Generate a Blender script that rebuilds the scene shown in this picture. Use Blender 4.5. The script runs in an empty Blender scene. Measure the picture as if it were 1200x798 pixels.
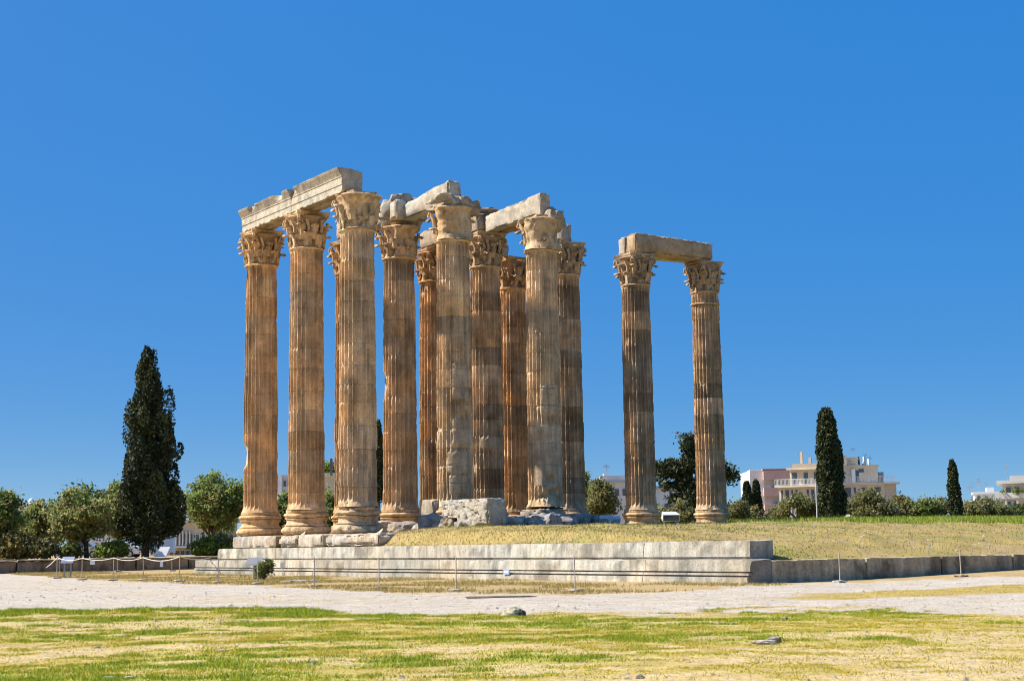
import bpy, math, random
import numpy as np
from mathutils import Matrix, Vector

R = math.radians
rng = np.random.default_rng(7)
random.seed(7)
SC = bpy.context.scene
COL = SC.collection

# ------------------------------------------------------------------ camera
# site axes: +x runs along the short side of the temple, +y along the long side, metres.
F_PX, YAW, PITCH, ROLL = 1834.2, -0.5934, 0.1293, 0.0158
EYE = np.array([-35.906, -66.646, 1.316])
RIGHT = np.array([math.cos(YAW), math.sin(YAW), 0.0])
FLAT = np.array([-math.sin(YAW), math.cos(YAW), 0.0])
FWD = math.cos(PITCH) * FLAT + np.array([0, 0, math.sin(PITCH)])
UP0 = -math.sin(PITCH) * FLAT + np.array([0, 0, math.cos(PITCH)])
CR = math.cos(ROLL) * RIGHT - math.sin(ROLL) * UP0
CU = math.sin(ROLL) * RIGHT + math.cos(ROLL) * UP0
cam_d = bpy.data.cameras.new('camera')
cam_d.sensor_fit = 'HORIZONTAL'
cam_d.sensor_width = 36.0
cam_d.lens = F_PX / 1200 * 36
cam_d.clip_start = 0.1
cam_d.clip_end = 6000
cam = bpy.data.objects.new('camera', cam_d)
COL.objects.link(cam)
cam.matrix_world = Matrix(((CR[0], CU[0], -FWD[0], EYE[0]), (CR[1], CU[1], -FWD[1], EYE[1]),
                           (CR[2], CU[2], -FWD[2], EYE[2]), (0, 0, 0, 1)))
SC.camera = cam

# ------------------------------------------------------------------ sky, sun, exposure
SUN_AZ = np.array([-0.795, 0.607])
SUN_AZ = SUN_AZ / np.linalg.norm(SUN_AZ)
SUN_EL = R(44)
w = bpy.data.worlds.new('World')
SC.world = w
w.use_nodes = True
nt = w.node_tree
bg = nt.nodes['Background']
sky = nt.nodes.new('ShaderNodeTexSky')
sky.sky_type = 'NISHITA'
sky.sun_disc = False
sky.sun_elevation = SUN_EL
sky.sun_rotation = math.atan2(SUN_AZ[0], SUN_AZ[1])
sky.altitude = 0
sky.air_density = 0.4
sky.dust_density = 0.5
sky.ozone_density = 4.0
# deep polarised blue: even brightness over the sky, saturation kept from the sky model
sep = nt.nodes.new('ShaderNodeSeparateColor'); sep.mode = 'HSV'
com = nt.nodes.new('ShaderNodeCombineColor'); com.mode = 'HSV'
nt.links.new(sky.outputs[0], sep.inputs[0])
def sky_math(src, op, val):
    m = nt.nodes.new('ShaderNodeMath'); m.operation = op; m.inputs[1].default_value = val
    nt.links.new(src, m.inputs[0]); return m.outputs[0]
nt.links.new(sky_math(sep.outputs[0], 'ADD', -0.006), com.inputs[0])
sat = sky_math(sky_math(sep.outputs[1], 'POWER', 1.0), 'MULTIPLY', 1.28)
nt.links.new(sky_math(sat, 'MINIMUM', 0.97), com.inputs[1])
nt.links.new(sky_math(sky_math(sep.outputs[2], 'POWER', 0.10), 'MULTIPLY', 4.1 / 1.1494), com.inputs[2])
nt.links.new(com.outputs[0], bg.inputs['Color'])
bg.inputs['Strength'].default_value = 0.1
sun_d = bpy.data.lights.new('sun', 'SUN')
sun_d.energy = 5.0
sun_d.angle = R(0.53)
sun_d.color = (1.0, 0.955, 0.885)
sun = bpy.data.objects.new('sun', sun_d)
COL.objects.link(sun)
to_sun = Vector((SUN_AZ[0] * math.cos(SUN_EL), SUN_AZ[1] * math.cos(SUN_EL), math.sin(SUN_EL)))
sun.rotation_euler = to_sun.to_track_quat('Z', 'Y').to_euler()
sun.location = (0, 0, 60)
SC.view_settings.view_transform = 'Standard'
SC.view_settings.look = 'None'
SC.view_settings.exposure = 0.8
SC.view_settings.gamma = 1.0
SC.view_settings.use_curve_mapping = False
SC.cycles.filter_width = 1.0
SC.cycles.max_bounces = 5
SC.cycles.diffuse_bounces = 3

# ------------------------------------------------------------------ survey helpers
def ray(px, py):
    d = FWD + CR * ((px - 600) / F_PX) + CU * (-(py - 399) / F_PX)
    return d / float(d @ FLAT)

def at(px, py, t):
    return EYE + ray(px, py) * t

def site(px, t, z):
    py = 638.0
    for _ in range(6):
        P = at(px, py, t)
        py += F_PX * (P[2] - z) / t
    return at(px, py, t)

def zat(px, py, t):
    return float(at(px, py, t)[2])

def on_x(px, py, x):
    r = ray(px, py)
    return EYE + r * ((x - EYE[0]) / r[0])

def on_y(px, py, y):
    r = ray(px, py)
    return EYE + r * ((y - EYE[1]) / r[1])

# ------------------------------------------------------------------ noise
def _hash(ix, iy, iz, seed):
    h = (ix * 374761393 + iy * 668265263 + iz * 2147483647 + seed * 1274126177) & 0xFFFFFFFF
    h = ((h ^ (h >> 13)) * 1274126177) & 0xFFFFFFFF
    h = (h ^ (h >> 16)) & 0xFFFF
    return h / 65535.0

def vnoise(P, seed=0):
    P = np.asarray(P, float)
    I = np.floor(P).astype(np.int64)
    f = P - I
    f = f * f * (3 - 2 * f)
    out = 0
    for dx in (0, 1):
        for dy in (0, 1):
            for dz in (0, 1):
                wgt = (f[:, 0] if dx else 1 - f[:, 0]) * (f[:, 1] if dy else 1 - f[:, 1]) * (f[:, 2] if dz else 1 - f[:, 2])
                out = out + wgt * _hash(I[:, 0] + dx, I[:, 1] + dy, I[:, 2] + dz, seed)
    return out

def fbm(P, scale=1.0, seed=0, octv=4, stretch=(1, 1, 1)):
    P = np.asarray(P, float) * scale * np.array(stretch)
    a, s, tot = 1.0, 0, 0
    for o in range(octv):
        s = s + a * vnoise(P * 2 ** o + 17.3 * o, seed + o * 31)
        tot += a
        a *= 0.5
    return s / tot          # 0..1, mean .5

def sstep(e0, e1, x):
    t = np.clip((np.asarray(x, float) - e0) / (e1 - e0), 0, 1)
    return t * t * (3 - 2 * t)

# ------------------------------------------------------------------ mesh building
class MB:
    def __init__(s):
        s.v, s.loops, s.tot, s.c, s.n = [], [], [], [], 0

    def add(s, v, faces, col=None):
        v = np.asarray(v, float).reshape(-1, 3)
        if isinstance(faces, np.ndarray):
            s.loops.append((faces + s.n).ravel())
            s.tot.append(np.full(len(faces), faces.shape[1]))
        else:
            for f in faces:
                s.loops.append(np.asarray(f) + s.n)
            s.tot.append(np.array([len(f) for f in faces]))
        if col is None:
            col = (1, 1, 1)
        col = np.asarray(col, float)
        if col.ndim == 1:
            col = np.tile(col[:3], (len(v), 1))
        s.c.append(col)
        s.v.append(v)
        s.n += len(v)
        return s

    def box(s, lo, hi, col=None, rz=0.0, piv=None):
        x0, y0, z0 = lo
        x1, y1, z1 = hi
        v = np.array([(x0, y0, z0), (x1, y0, z0), (x1, y1, z0), (x0, y1, z0), (x0, y0, z1), (x1, y0, z1), (x1, y1, z1), (x0, y1, z1)], float)
        if rz:
            p = np.array(piv if piv is not None else [(x0 + x1) / 2, (y0 + y1) / 2, 0])
            c, q = math.cos(rz), math.sin(rz)
            d = v - p
            v = np.stack([p[0] + c * d[:, 0] - q * d[:, 1], p[1] + q * d[:, 0] + c * d[:, 1], v[:, 2]], 1)
        f = np.array([(0, 3, 2, 1), (4, 5, 6, 7), (0, 1, 5, 4), (1, 2, 6, 5), (2, 3, 7, 6), (3, 0, 4, 7)])
        return s.add(v, f, col)

    def tube(s, pts, rad, n=8, col=None, cap=True):
        pts = np.asarray(pts, float)
        rad = np.broadcast_to(np.asarray(rad, float), (len(pts),))
        vs = []
        for i, p in enumerate(pts):
            t = pts[min(i + 1, len(pts) - 1)] - pts[max(i - 1, 0)]
            t = t / (np.linalg.norm(t) + 1e-9)
            a = np.array([0, 0, 1.0]) if abs(t[2]) < 0.9 else np.array([1.0, 0, 0])
            u = np.cross(t, a); u /= np.linalg.norm(u)
            q = np.cross(t, u)
            ang = np.linspace(0, 2 * math.pi, n, endpoint=False)
            vs.append(p + rad[i] * (np.cos(ang)[:, None] * u + np.sin(ang)[:, None] * q))
        v = np.concatenate(vs)
        f = []
        for i in range(len(pts) - 1):
            for k in range(n):
                f.append((i * n + k, i * n + (k + 1) % n, (i + 1) * n + (k + 1) % n, (i + 1) * n + k))
        f = [tuple(reversed(x)) for x in f]
        if cap:
            f.append(tuple(range(n)))
            f.append(tuple(reversed(range((len(pts) - 1) * n, len(pts) * n))))
        return s.add(v, f, col)

    def build(s, name, m, parent=None, smooth=None, loc=None):
        v = np.concatenate(s.v)
        loops = np.concatenate(s.loops).astype(np.int32)
        tot = np.concatenate(s.tot).astype(np.int32)
        me = bpy.data.meshes.new(name)
        me.vertices.add(len(v))
        me.vertices.foreach_set('co', v.astype(np.float32).ravel())
        me.loops.add(len(loops))
        me.loops.foreach_set('vertex_index', loops)
        me.polygons.add(len(tot))
        st = np.zeros(len(tot), np.int32)
        st[1:] = np.cumsum(tot)[:-1]
        me.polygons.foreach_set('loop_start', st)
        me.polygons.foreach_set('use_smooth', np.full(len(tot), smooth is not None))
        at_ = me.color_attributes.new('tint', 'FLOAT_COLOR', 'POINT')
        c = np.concatenate(s.c)
        at_.data.foreach_set('color', np.concatenate([c, np.ones((len(c), 1))], 1).astype(np.float32).ravel())
        me.update(calc_edges=True)
        me.validate()
        if smooth is not None and smooth < 179:
            me.set_sharp_from_angle(angle=R(smooth))
        me.materials.append(m)
        o = bpy.data.objects.new(name, me)
        COL.objects.link(o)
        if parent is not None:
            o.parent = parent
        if loc is not None:
            o.location = loc
        return o

def tag(o, label=None, cat=None, group=None, kind=None):
    if label: o['label'] = label
    if cat: o['category'] = cat
    if group: o['group'] = group
    if kind: o['kind'] = kind
    return o

def thing(name, label, cat, loc=(0, 0, 0), rz=0.0, group=None):
    o = bpy.data.objects.new(name, None)
    COL.objects.link(o)
    o.location = tuple(float(q) for q in loc)
    o.rotation_euler = (0, 0, rz)
    o.empty_display_size = 0.3
    return tag(o, label, cat, group)

def rough_box(half, step=0.12, amp=0.02, edge=0.08, seed=0, freq=1.2, taper=None):
    """closed block with chipped arrises; returns verts, quads (centred)"""
    hx, hy, hz = half
    n = [max(2, int(round(2 * h / step))) for h in half]
    V, Fq, base = [], [], 0
    ax = [np.linspace(-h, h, k + 1) for h, k in zip(half, n)]
    for a in range(3):
        u, q = [(1, 2), (2, 0), (0, 1)][a]
        for sgn in (-1, 1):
            gu, gq = np.meshgrid(ax[u], ax[q], indexing='ij')
            P = np.zeros(gu.shape + (3,))
            P[..., u], P[..., q], P[..., a] = gu, gq, sgn * half[a]
            nu, nq = gu.shape
            idx = np.arange(nu * nq).reshape(nu, nq) + base
            f = np.stack([idx[:-1, :-1], idx[1:, :-1], idx[1:, 1:], idx[:-1, 1:]], -1).reshape(-1, 4)
            if sgn < 0: f = f[:, ::-1]
            V.append(P.reshape(-1, 3)); Fq.append(f); base += nu * nq
    V = np.concatenate(V); Fq = np.concatenate(Fq)
    key = np.round(V, 4)
    _, first, inv = np.unique(key, axis=0, return_index=True, return_inverse=True)
    V = V[first]; Fq = inv.reshape(-1)[Fq]
    h = np.array(half)
    prox = 1 - (h - np.abs(V)) / np.minimum(h, 0.3)          # 1 at a face, 0 inside .3 m
    prox = np.clip(prox, 0, 1)
    srt = np.sort(prox, 1)
    e = srt[:, 1] ** 3
    n1 = fbm(V, freq, seed, 4)
    n2 = fbm(V, freq * 4, seed + 5, 3)
    d = e * edge * (0.35 + 2.4 * np.clip(n1 - 0.42, 0, 1) / 0.3) + amp * (n2 - 0.3) * 2
    dirn = np.sign(V) * (prox ** 4)
    ln = np.linalg.norm(dirn, axis=1, keepdims=True)
    dirn = np.where(ln > 1e-6, dirn / np.maximum(ln, 1e-6), 0)
    return V - dirn * d[:, None], Fq

def stone_tint(V, base, seed, var=0.25, freq=1.0, spots=0.0):
    n = fbm(V, freq, seed, 4)
    n2 = fbm(V, freq * 5, seed + 9, 3)
    k = 1 + var * (n - 0.5) * 2.4 + var * 0.7 * (n2 - 0.5) * 2
    c = np.asarray(base)[None, :] * k[:, None]
    hue = fbm(V, freq * 0.7, seed + 40, 3) - 0.5
    c = c * (1 + hue[:, None] * np.array([0.25, 0.0, -0.3])[None, :])
    if spots:
        m = sstep(0.56, 0.66, fbm(V, freq * 2.2, seed + 77, 4)) * spots
        c = c * (1 - m[:, None])
    return np.clip(c, 0.01, 0.9)

# ------------------------------------------------------------------ materials
def new_mat(name):
    m = bpy.data.materials.new(name)
    m.use_nodes = True
    b = m.node_tree.nodes['Principled BSDF']
    b.inputs['Roughness'].default_value = 0.9
    b.inputs['Specular IOR Level'].default_value = 0.2
    return m, m.node_tree, b

def stone_mat(name, scale=1.0, bump=0.6, pits=0.45, streak=0.25, bdist=0.03):
    m, t, b = new_mat(name)
    N = t.nodes.new; L = t.links.new
    tc = N('ShaderNodeTexCoord'); oi = N('ShaderNodeObjectInfo')
    ad = N('ShaderNodeVectorMath'); ad.operation = 'ADD'
    sc = N('ShaderNodeVectorMath'); sc.operation = 'SCALE'; sc.inputs['Scale'].default_value = 60
    cb = N('ShaderNodeCombineXYZ')
    for i in range(3): L(oi.outputs['Random'], cb.inputs[i])
    L(cb.outputs[0], sc.inputs[0]); L(tc.outputs['Object'], ad.inputs[0]); L(sc.outputs[0], ad.inputs[1])
    at_ = N('ShaderNodeAttribute'); at_.attribute_name = 'tint'
    def noise(s, det, rough=0.6, vec=None):
        n = N('ShaderNodeTexNoise'); n.inputs['Scale'].default_value = s
        n.inputs['Detail'].default_value = det; n.inputs['Roughness'].default_value = rough
        L(vec or ad.outputs[0], n.inputs['Vector']); return n
    def ramp(src, p0, c0, p1, c1):
        r = N('ShaderNodeMapRange'); r.inputs['From Min'].default_value = p0; r.inputs['From Max'].default_value = p1
        r.inputs['To Min'].default_value = c0; r.inputs['To Max'].default_value = c1
        L(src, r.inputs['Value']); return r.outputs[0]
    def mul(a, bb):
        q = N('ShaderNodeMath'); q.operation = 'MULTIPLY'; L(a, q.inputs[0]); L(bb, q.inputs[1]); return q.outputs[0]
    n1 = noise(1.7 * scale, 7)
    n2 = noise(14 * scale, 5, 0.7)
    mp = N('ShaderNodeMapping'); mp.inputs['Scale'].default_value = (1, 1, 0.07)
    L(ad.outputs[0], mp.inputs['Vector'])
    n3 = noise(4.5 * scale, 5, 0.6, mp.outputs[0])
    k = mul(ramp(n1.outputs['Fac'], 0.3, 0.78, 0.7, 1.2), ramp(n2.outputs['Fac'], 0.3, 1 - pits, 0.52, 1.06))
    k = mul(k, ramp(n3.outputs['Fac'], 0.3, 1 - streak, 0.6, 1 + streak * 0.4))
    vm = N('ShaderNodeVectorMath'); vm.operation = 'SCALE'
    L(at_.outputs['Color'], vm.inputs[0]); L(k, vm.inputs['Scale'])
    L(vm.outputs[0], b.inputs['Base Color'])
    bp = N('ShaderNodeBump'); bp.inputs['Strength'].default_value = bump; bp.inputs['Distance'].default_value = bdist
    s2 = N('ShaderNodeMath'); s2.operation = 'ADD'
    n4 = noise(6 * scale, 8, 0.7)
    L(n4.outputs['Fac'], s2.inputs[0]); L(n2.outputs['Fac'], s2.inputs[1])
    L(s2.outputs[0], bp.inputs['Height']); L(bp.outputs[0], b.inputs['Normal'])
    return m

def tint_mat(name, rough=0.8, noise_amt=0.15, nscale=8.0, bump=0.0, spec=0.2, metal=0.0):
    """plain material: vertex tint broken up by object-space noise"""
    m, t, b = new_mat(name)
    N = t.nodes.new; L = t.links.new
    at_ = N('ShaderNodeAttribute'); at_.attribute_name = 'tint'
    tc = N('ShaderNodeTexCoord')
    n = N('ShaderNodeTexNoise'); n.inputs['Scale'].default_value = nscale; n.inputs['Detail'].default_value = 6
    L(tc.outputs['Object'], n.inputs['Vector'])
    r = N('ShaderNodeMapRange'); r.inputs['From Min'].default_value = 0.3; r.inputs['From Max'].default_value = 0.7
    r.inputs['To Min'].default_value = 1 - noise_amt; r.inputs['To Max'].default_value = 1 + noise_amt
    L(n.outputs['Fac'], r.inputs['Value'])
    vm = N('ShaderNodeVectorMath'); vm.operation = 'SCALE'
    L(at_.outputs['Color'], vm.inputs[0]); L(r.outputs[0], vm.inputs['Scale']); L(vm.outputs[0], b.inputs['Base Color'])
    b.inputs['Roughness'].default_value = rough; b.inputs['Specular IOR Level'].default_value = spec
    b.inputs['Metallic'].default_value = metal
    if bump:
        bp = N('ShaderNodeBump'); bp.inputs['Strength'].default_value = bump; bp.inputs['Distance'].default_value = 0.02
        L(n.outputs['Fac'], bp.inputs['Height']); L(bp.outputs[0], b.inputs['Normal'])
    return m

def leaf_mat(name, trans=0.25, rough=0.6):
    m, t, b = new_mat(name)
    N = t.nodes.new; L = t.links.new
    at_ = N('ShaderNodeAttribute'); at_.attribute_name = 'tint'
    L(at_.outputs['Color'], b.inputs['Base Color'])
    b.inputs['Roughness'].default_value = rough; b.inputs['Specular IOR Level'].default_value = 0.25
    tr = N('ShaderNodeBsdfTranslucent'); L(at_.outputs['Color'], tr.inputs['Color'])
    mx = N('ShaderNodeMixShader'); mx.inputs[0].default_value = trans
    L(b.outputs[0], mx.inputs[1]); L(tr.outputs[0], mx.inputs[2])
    L(mx.outputs[0], t.nodes['Material Output'].inputs['Surface'])
    return m

def ground_mat(name):
    m, t, b = new_mat(name)
    N = t.nodes.new; L = t.links.new
    at_ = N('ShaderNodeAttribute'); at_.attribute_name = 'tint'
    ge = N('ShaderNodeNewGeometry')
    def noise(s, det, rough=0.65):
        n = N('ShaderNodeTexNoise'); n.inputs['Scale'].default_value = s
        n.inputs['Detail'].default_value = det; n.inputs['Roughness'].default_value = rough
        L(ge.outputs['Position'], n.inputs['Vector']); return n
    n1 = noise(9, 8); n2 = noise(30, 6); n0 = noise(1.3, 5)
    def ramp(src, p0, c0, p1, c1):
        r = N('ShaderNodeMapRange'); r.inputs['From Min'].default_value = p0; r.inputs['From Max'].default_value = p1
        r.inputs['To Min'].default_value = c0; r.inputs['To Max'].default_value = c1
        L(src, r.inputs['Value']); return r.outputs[0]
    def mul(a, bb):
        q = N('ShaderNodeMath'); q.operation = 'MULTIPLY'; L(a, q.inputs[0]); L(bb, q.inputs[1]); return q.outputs[0]
    k = mul(mul(ramp(n1.outputs['Fac'], 0.3, 0.72, 0.65, 1.2), ramp(n2.outputs['Fac'], 0.32, 0.62, 0.62, 1.22)), ramp(n0.outputs['Fac'], 0.3, 0.88, 0.7, 1.1))
    vm = N('ShaderNodeVectorMath'); vm.operation = 'SCALE'
    L(at_.outputs['Color'], vm.inputs[0]); L(k, vm.inputs['Scale']); L(vm.outputs[0], b.inputs['Base Color'])
    b.inputs['Roughness'].default_value = 0.95; b.inputs['Specular IOR Level'].default_value = 0.1
    bp = N('ShaderNodeBump'); bp.inputs['Strength'].default_value = 0.45; bp.inputs['Distance'].default_value = 0.03
    sm = N('ShaderNodeMath'); sm.operation = 'ADD'; L(n1.outputs['Fac'], sm.inputs[0]); L(n2.outputs['Fac'], sm.inputs[1])
    L(sm.outputs[0], bp.inputs['Height']); L(bp.outputs[0], b.inputs['Normal'])
    return m

def glass_mat():
    m, t, b = new_mat('window_glass')
    N = t.nodes.new; L = t.links.new
    n = N('ShaderNodeTexNoise'); n.inputs['Scale'].default_value = 0.6
    ge = N('ShaderNodeNewGeometry'); L(ge.outputs['Position'], n.inputs['Vector'])
    r = N('ShaderNodeMix'); r.data_type = 'RGBA'
    r.inputs[6].default_value = (0.03, 0.035, 0.045, 1); r.inputs[7].default_value = (0.13, 0.15, 0.18, 1)
    L(n.outputs['Fac'], r.inputs[0]); L(r.outputs[2], b.inputs['Base Color'])
    b.inputs['Roughness'].default_value = 0.12; b.inputs['Specular IOR Level'].default_value = 0.6
    return m

M_MARBLE = stone_mat('weathered_marble', 1.0, 0.8, 0.45, 0.32, 0.04)
M_CAP = stone_mat('carved_marble', 1.6, 0.7, 0.5, 0.1, 0.04)
M_STEP = stone_mat('grey_step_stone', 0.9, 0.55, 0.42, 0.3)
M_BLOCK = stone_mat('pitted_limestone', 1.4, 1.0, 0.6, 0.0, 0.06)
M_GROUND = ground_mat('dry_ground')
M_GRASS = leaf_mat('grass_blade', 0.3, 0.7)
M_LEAF = leaf_mat('tree_leaf', 0.5)
M_NEEDLE = leaf_mat('cypress_leaf', 0.1, 0.7)
M_BARK = tint_mat('bark', 0.95, 0.4, 6, 0.6)
M_PLASTER = tint_mat('plaster', 0.9, 0.1, 0.7, 0.1)
M_METAL = tint_mat('painted_metal', 0.5, 0.1, 12, 0, 0.4)
M_ROPE = tint_mat('rope', 0.9, 0.2, 40)
M_GLASS = glass_mat()
M_PAINT = tint_mat('car_paint', 0.3, 0.04, 3, 0, 0.5)

# ------------------------------------------------------------------ ground
def lat_dep(P):
    d = P[:, :2] - EYE[:2]
    return d @ RIGHT[:2], d @ FLAT[:2]

def ground_z(x, y):
    x = np.atleast_1d(np.asarray(x, float)); y = np.atleast_1d(np.asarray(y, float))
    P = np.stack([x, y, 0 * x], 1)
    s, t = lat_dep(P)
    z = -0.2 + 0.2 * sstep(14, 52, t)
    z = z + 0.16 * sstep(0, 12, x) * sstep(-24, -29, y) * sstep(-48, -34, y)
    z = z + 0.72 * sstep(33.1, 33.6, y)
    z = z + (fbm(P, 0.35, 3, 3) - 0.5) * 0.10 * sstep(0.2, 2.0, np.hypot(np.clip(-2.9 - x, 0, 9), np.clip(-30.5 - y, 0, 9)))
    z = z + (fbm(P, 1.1, 8, 1) - 0.5) * 0.012 + (fbm(P, 2.2, 8, 3) - 0.5) * 0.03 * sstep(34, 26, t)
    return z

def gz(x, y):
    return float(ground_z(x, y)[0])

def on_ground(px, py):
    z = 0.0
    for _ in range(8):
        r = ray(px, py)
        P = EYE + r * ((z - EYE[2]) / r[2])
        z = gz(P[0], P[1])
    return np.array([P[0], P[1], z])

# path edges surveyed as (lateral, depth) pairs in the site frame
def curve(pts):
    A = np.array([on_ground(*p) for p in pts])
    s, t = lat_dep(A)
    a = s / t
    o = np.argsort(a)
    return a[o], t[o]
FAR_A, FAR_T = curve([(-300, 668), (0, 672), (60, 676), (120, 680), (200, 683), (300, 686), (370, 690), (444, 693), (534, 694), (674, 696), (790, 692), (900, 685), (1000, 682), (1100, 678), (1200, 676), (1500, 668)])
NEAR_A, NEAR_T = curve([(-300, 716), (0, 715), (150, 714), (350, 712.5), (420, 719), (520, 721), (640, 719.5), (800, 718), (900, 717), (1000, 715), (1100, 718), (1200, 722), (1500, 726)])
# greener band of tall grass along the near edge and the dry tongue inside the path on the right
TON_A, TON_T0 = curve([(860, 699), (930, 697), (1000, 694), (1100, 689), (1200, 683), (1500, 672)])
_, TON_T1 = curve([(860, 703), (930, 703.5), (1000, 702), (1100, 699), (1200, 696), (1500, 688)])

C_GRAVEL = np.array([0.46, 0.395, 0.315])
C_DRY = np.array([0.40, 0.28, 0.13])
C_STRAW = np.array([0.45, 0.335, 0.125])
C_SOIL = np.array([0.46, 0.34, 0.17])
C_GREEN = np.array([0.25, 0.26, 0.025])
C_YELLOW = np.array([0.42, 0.32, 0.045])

def zones(P):
    """gravel, green, dry weights of the real ground at P"""
    s, t = lat_dep(P)
    a = s / np.maximum(t, 1)
    wob = (fbm(P, 0.8, 21, 4) - 0.5)
    wob2 = (fbm(P, 3.0, 25, 3) - 0.5)
    tf = np.interp(a, FAR_A, FAR_T); tn = np.interp(a, NEAR_A, NEAR_T)
    k = t / 40
    e1 = (tf - t) + (wob * 3.0 + wob2 * 1.2) * k
    e0 = (t - tn) + (wob * 3.0 + wob2 * 2.6) * k * (1 + 1.0 * sstep(0.0, 0.15, a))
    g = sstep(-0.3, 0.5, e1) * sstep(-0.35, 0.6, e0) * (t > 5)
    # patchy bleeding of gravel and grass in the right half
    t0 = np.interp(a, TON_A, TON_T1); t1 = np.interp(a, TON_A, TON_T0)
    ton = sstep(-0.2, 0.8, t - t0 + wob * 2) * sstep(-0.2, 0.8, t1 - t + wob * 2) * sstep(0.13, 0.2, a)
    g = g * (1 - 0.92 * ton)
    near = sstep(0.3, -0.5, e0) * (t < 60)
    long_n = 0.6 * fbm(np.stack([s * 0.3, t * 0.7, 0 * s], 1), 1.0, 33, 4) + 0.4 * fbm(np.stack([s * 1.3, t * 2.0, 0 * s], 1), 1.0, 35, 4)
    bare = sstep(0.52, 0.62, long_n) * near
    green = near * sstep(0.43, 0.60, 0.6 * fbm(np.stack([s * 0.3, t * 0.75, 0 * s], 1), 1.0, 51, 4) + 0.4 * fbm(np.stack([s * 1.1, t * 1.8, 0 * s], 1), 1.0, 57, 4) + 0.05 * sstep(24, 34, t) - 0.06 * sstep(0.02, 0.2, a) - 0.06 * sstep(21, 17, t))
    green = green * (1 - 0.8 * bare)
    return g, green, near, bare, ton

def ground_color(P):
    g, green, near, bare, ton = zones(P)
    s, t = lat_dep(P)
    far = np.ones_like(g) - np.clip(g + near, 0, 1)
    n = fbm(P, 1.5, 61, 4)[:, None]
    c = C_DRY * (0.85 + 0.3 * n)
    nearc = C_STRAW * (0.85 + 0.3 * n)
    nearc = nearc + (C_YELLOW - nearc) * (0.25 * sstep(0.4, 0.6, fbm(P, 0.7, 71, 4)))[:, None]
    nearc = nearc + (C_SOIL * 1.12 - nearc) * bare[:, None]
    nearc = nearc + (C_GREEN * 1.15 - nearc) * (0.55 * green)[:, None]
    c = c + (nearc - c) * near[:, None]
    c = c + (C_STRAW * np.array([0.95, 0.9, 0.75]) - c) * (ton * (1 - g))[:, None]
    gc = C_GRAVEL * (0.86 + 0.28 * fbm(P, 2.5, 81, 4))[:, None]
    dirt = sstep(0.56, 0.66, fbm(np.stack([s * 0.3, t, 0 * s], 1), 0.9, 91, 4))[:, None] * 0.3
    gc = gc + (C_SOIL - gc) * dirt
    c = c + (gc - c) * g[:, None]
    return c

def axis(dense0, dense1, step, far, grow=1.25):
    a = list(np.arange(dense0, dense1 + 1e-6, step))
    q, d = a[-1], step
    while q < far:
        d *= grow; q += d; a.append(q)
    q, d = a[0], step
    pre = []
    while q > -far:
        d *= grow; q -= d; pre.append(q)
    return np.array(pre[::-1] + a)

S_AX = axis(-42, 34, 0.19, 2500)
t_list = [-2500, -1200, -500, -200, -90, -45, -22, -10, -4, 0, 4, 8, 11, 13]
q = 14.0
while q < 75:
    t_list.append(q); q += max(0.09, 0.0042 * q)
while q < 125:
    t_list.append(q); q += 0.5
dq = 0.6
while q < 2600:
    t_list.append(q); q += dq; dq *= 1.16
T_AX = np.array(t_list)
SS, TT = np.meshgrid(S_AX, T_AX, indexing='ij')
GX = EYE[0] + SS * RIGHT[0] + TT * FLAT[0]
GY = EYE[1] + SS * RIGHT[1] + TT * FLAT[1]
GV = np.stack([GX.ravel(), GY.ravel(), ground_z(GX.ravel(), GY.ravel())], 1)
GC = ground_color(GV)
ns, ntt = SS.shape
idx = np.arange(ns * ntt).reshape(ns, ntt)
GF = np.stack([idx[:-1, :-1], idx[1:, :-1], idx[1:, 1:], idx[:-1, 1:]], -1).reshape(-1, 4)
gmask = zones(GV[GF].mean(1))[0] > 0.5
def sub_mesh(V, Fq, C):
    u, inv = np.unique(Fq, return_inverse=True)
    return V[u], inv.reshape(Fq.shape), C[u]
tag(MB().add(*sub_mesh(GV, GF[~gmask], GC)).build('ground', M_GROUND, smooth=180), kind='structure')
tag(MB().add(*sub_mesh(GV, GF[gmask], GC)).build('gravel_path', M_GROUND, smooth=180), kind='structure')

# raised earth inside the platform
FA = np.array([(-1.3, 1.28), (0, 1.42), (3, 1.80), (5.5, 2.03), (10, 2.15), (20, 2.25), (40, 2.38), (90, 2.55)])
FB = np.array([(-30.3, 0.66), (-29.4, 0.82), (-27, 1.15), (-22, 1.70), (-15, 2.12), (-8, 2.35), (0, 2.6), (90, 2.7)])
def mound_z(x, y):
    x = np.atleast_1d(np.asarray(x, float)); y = np.atleast_1d(np.asarray(y, float))
    za = np.interp(x, FA[:, 0], FA[:, 1]); zb = np.interp(y, FB[:, 0], FB[:, 1])
    za = za + 0.5 * sstep(0.8, -4.5, y) * sstep(-1.3, -0.2, x) * sstep(7, 0.5, x)
    z = np.minimum(za, zb) - 0.10 * np.exp(-np.abs(za - zb) / 0.25)
    P = np.stack([x, y, 0 * x], 1)
    inn = sstep(0, 2.5, np.minimum(x + 1.3, y + 30.3))
    z = z + (fbm(P, 0.25, 12, 3) - 0.5) * 0.22 * inn + (fbm(P, 1.3, 14, 3) - 0.5) * 0.16 * (0.15 + inn)
    z = z - 3.2 * sstep(12.0, 16.0, y - 0.9 * np.clip(x - 4, 0, 200)) - 3.5 * sstep(100, 115, x) - 3.5 * sstep(62, 75, y)
    return z
def mz(x, y):
    return float(mound_z(x, y)[0])
mx = np.concatenate([np.arange(-1.28, 12, 0.2), np.arange(12, 50, 0.35), np.arange(50, 118, 1.0)])
my = np.concatenate([np.arange(-30.28, 14, 0.22), np.arange(14, 40, 0.5), np.arange(40, 78, 1.0)])
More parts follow.
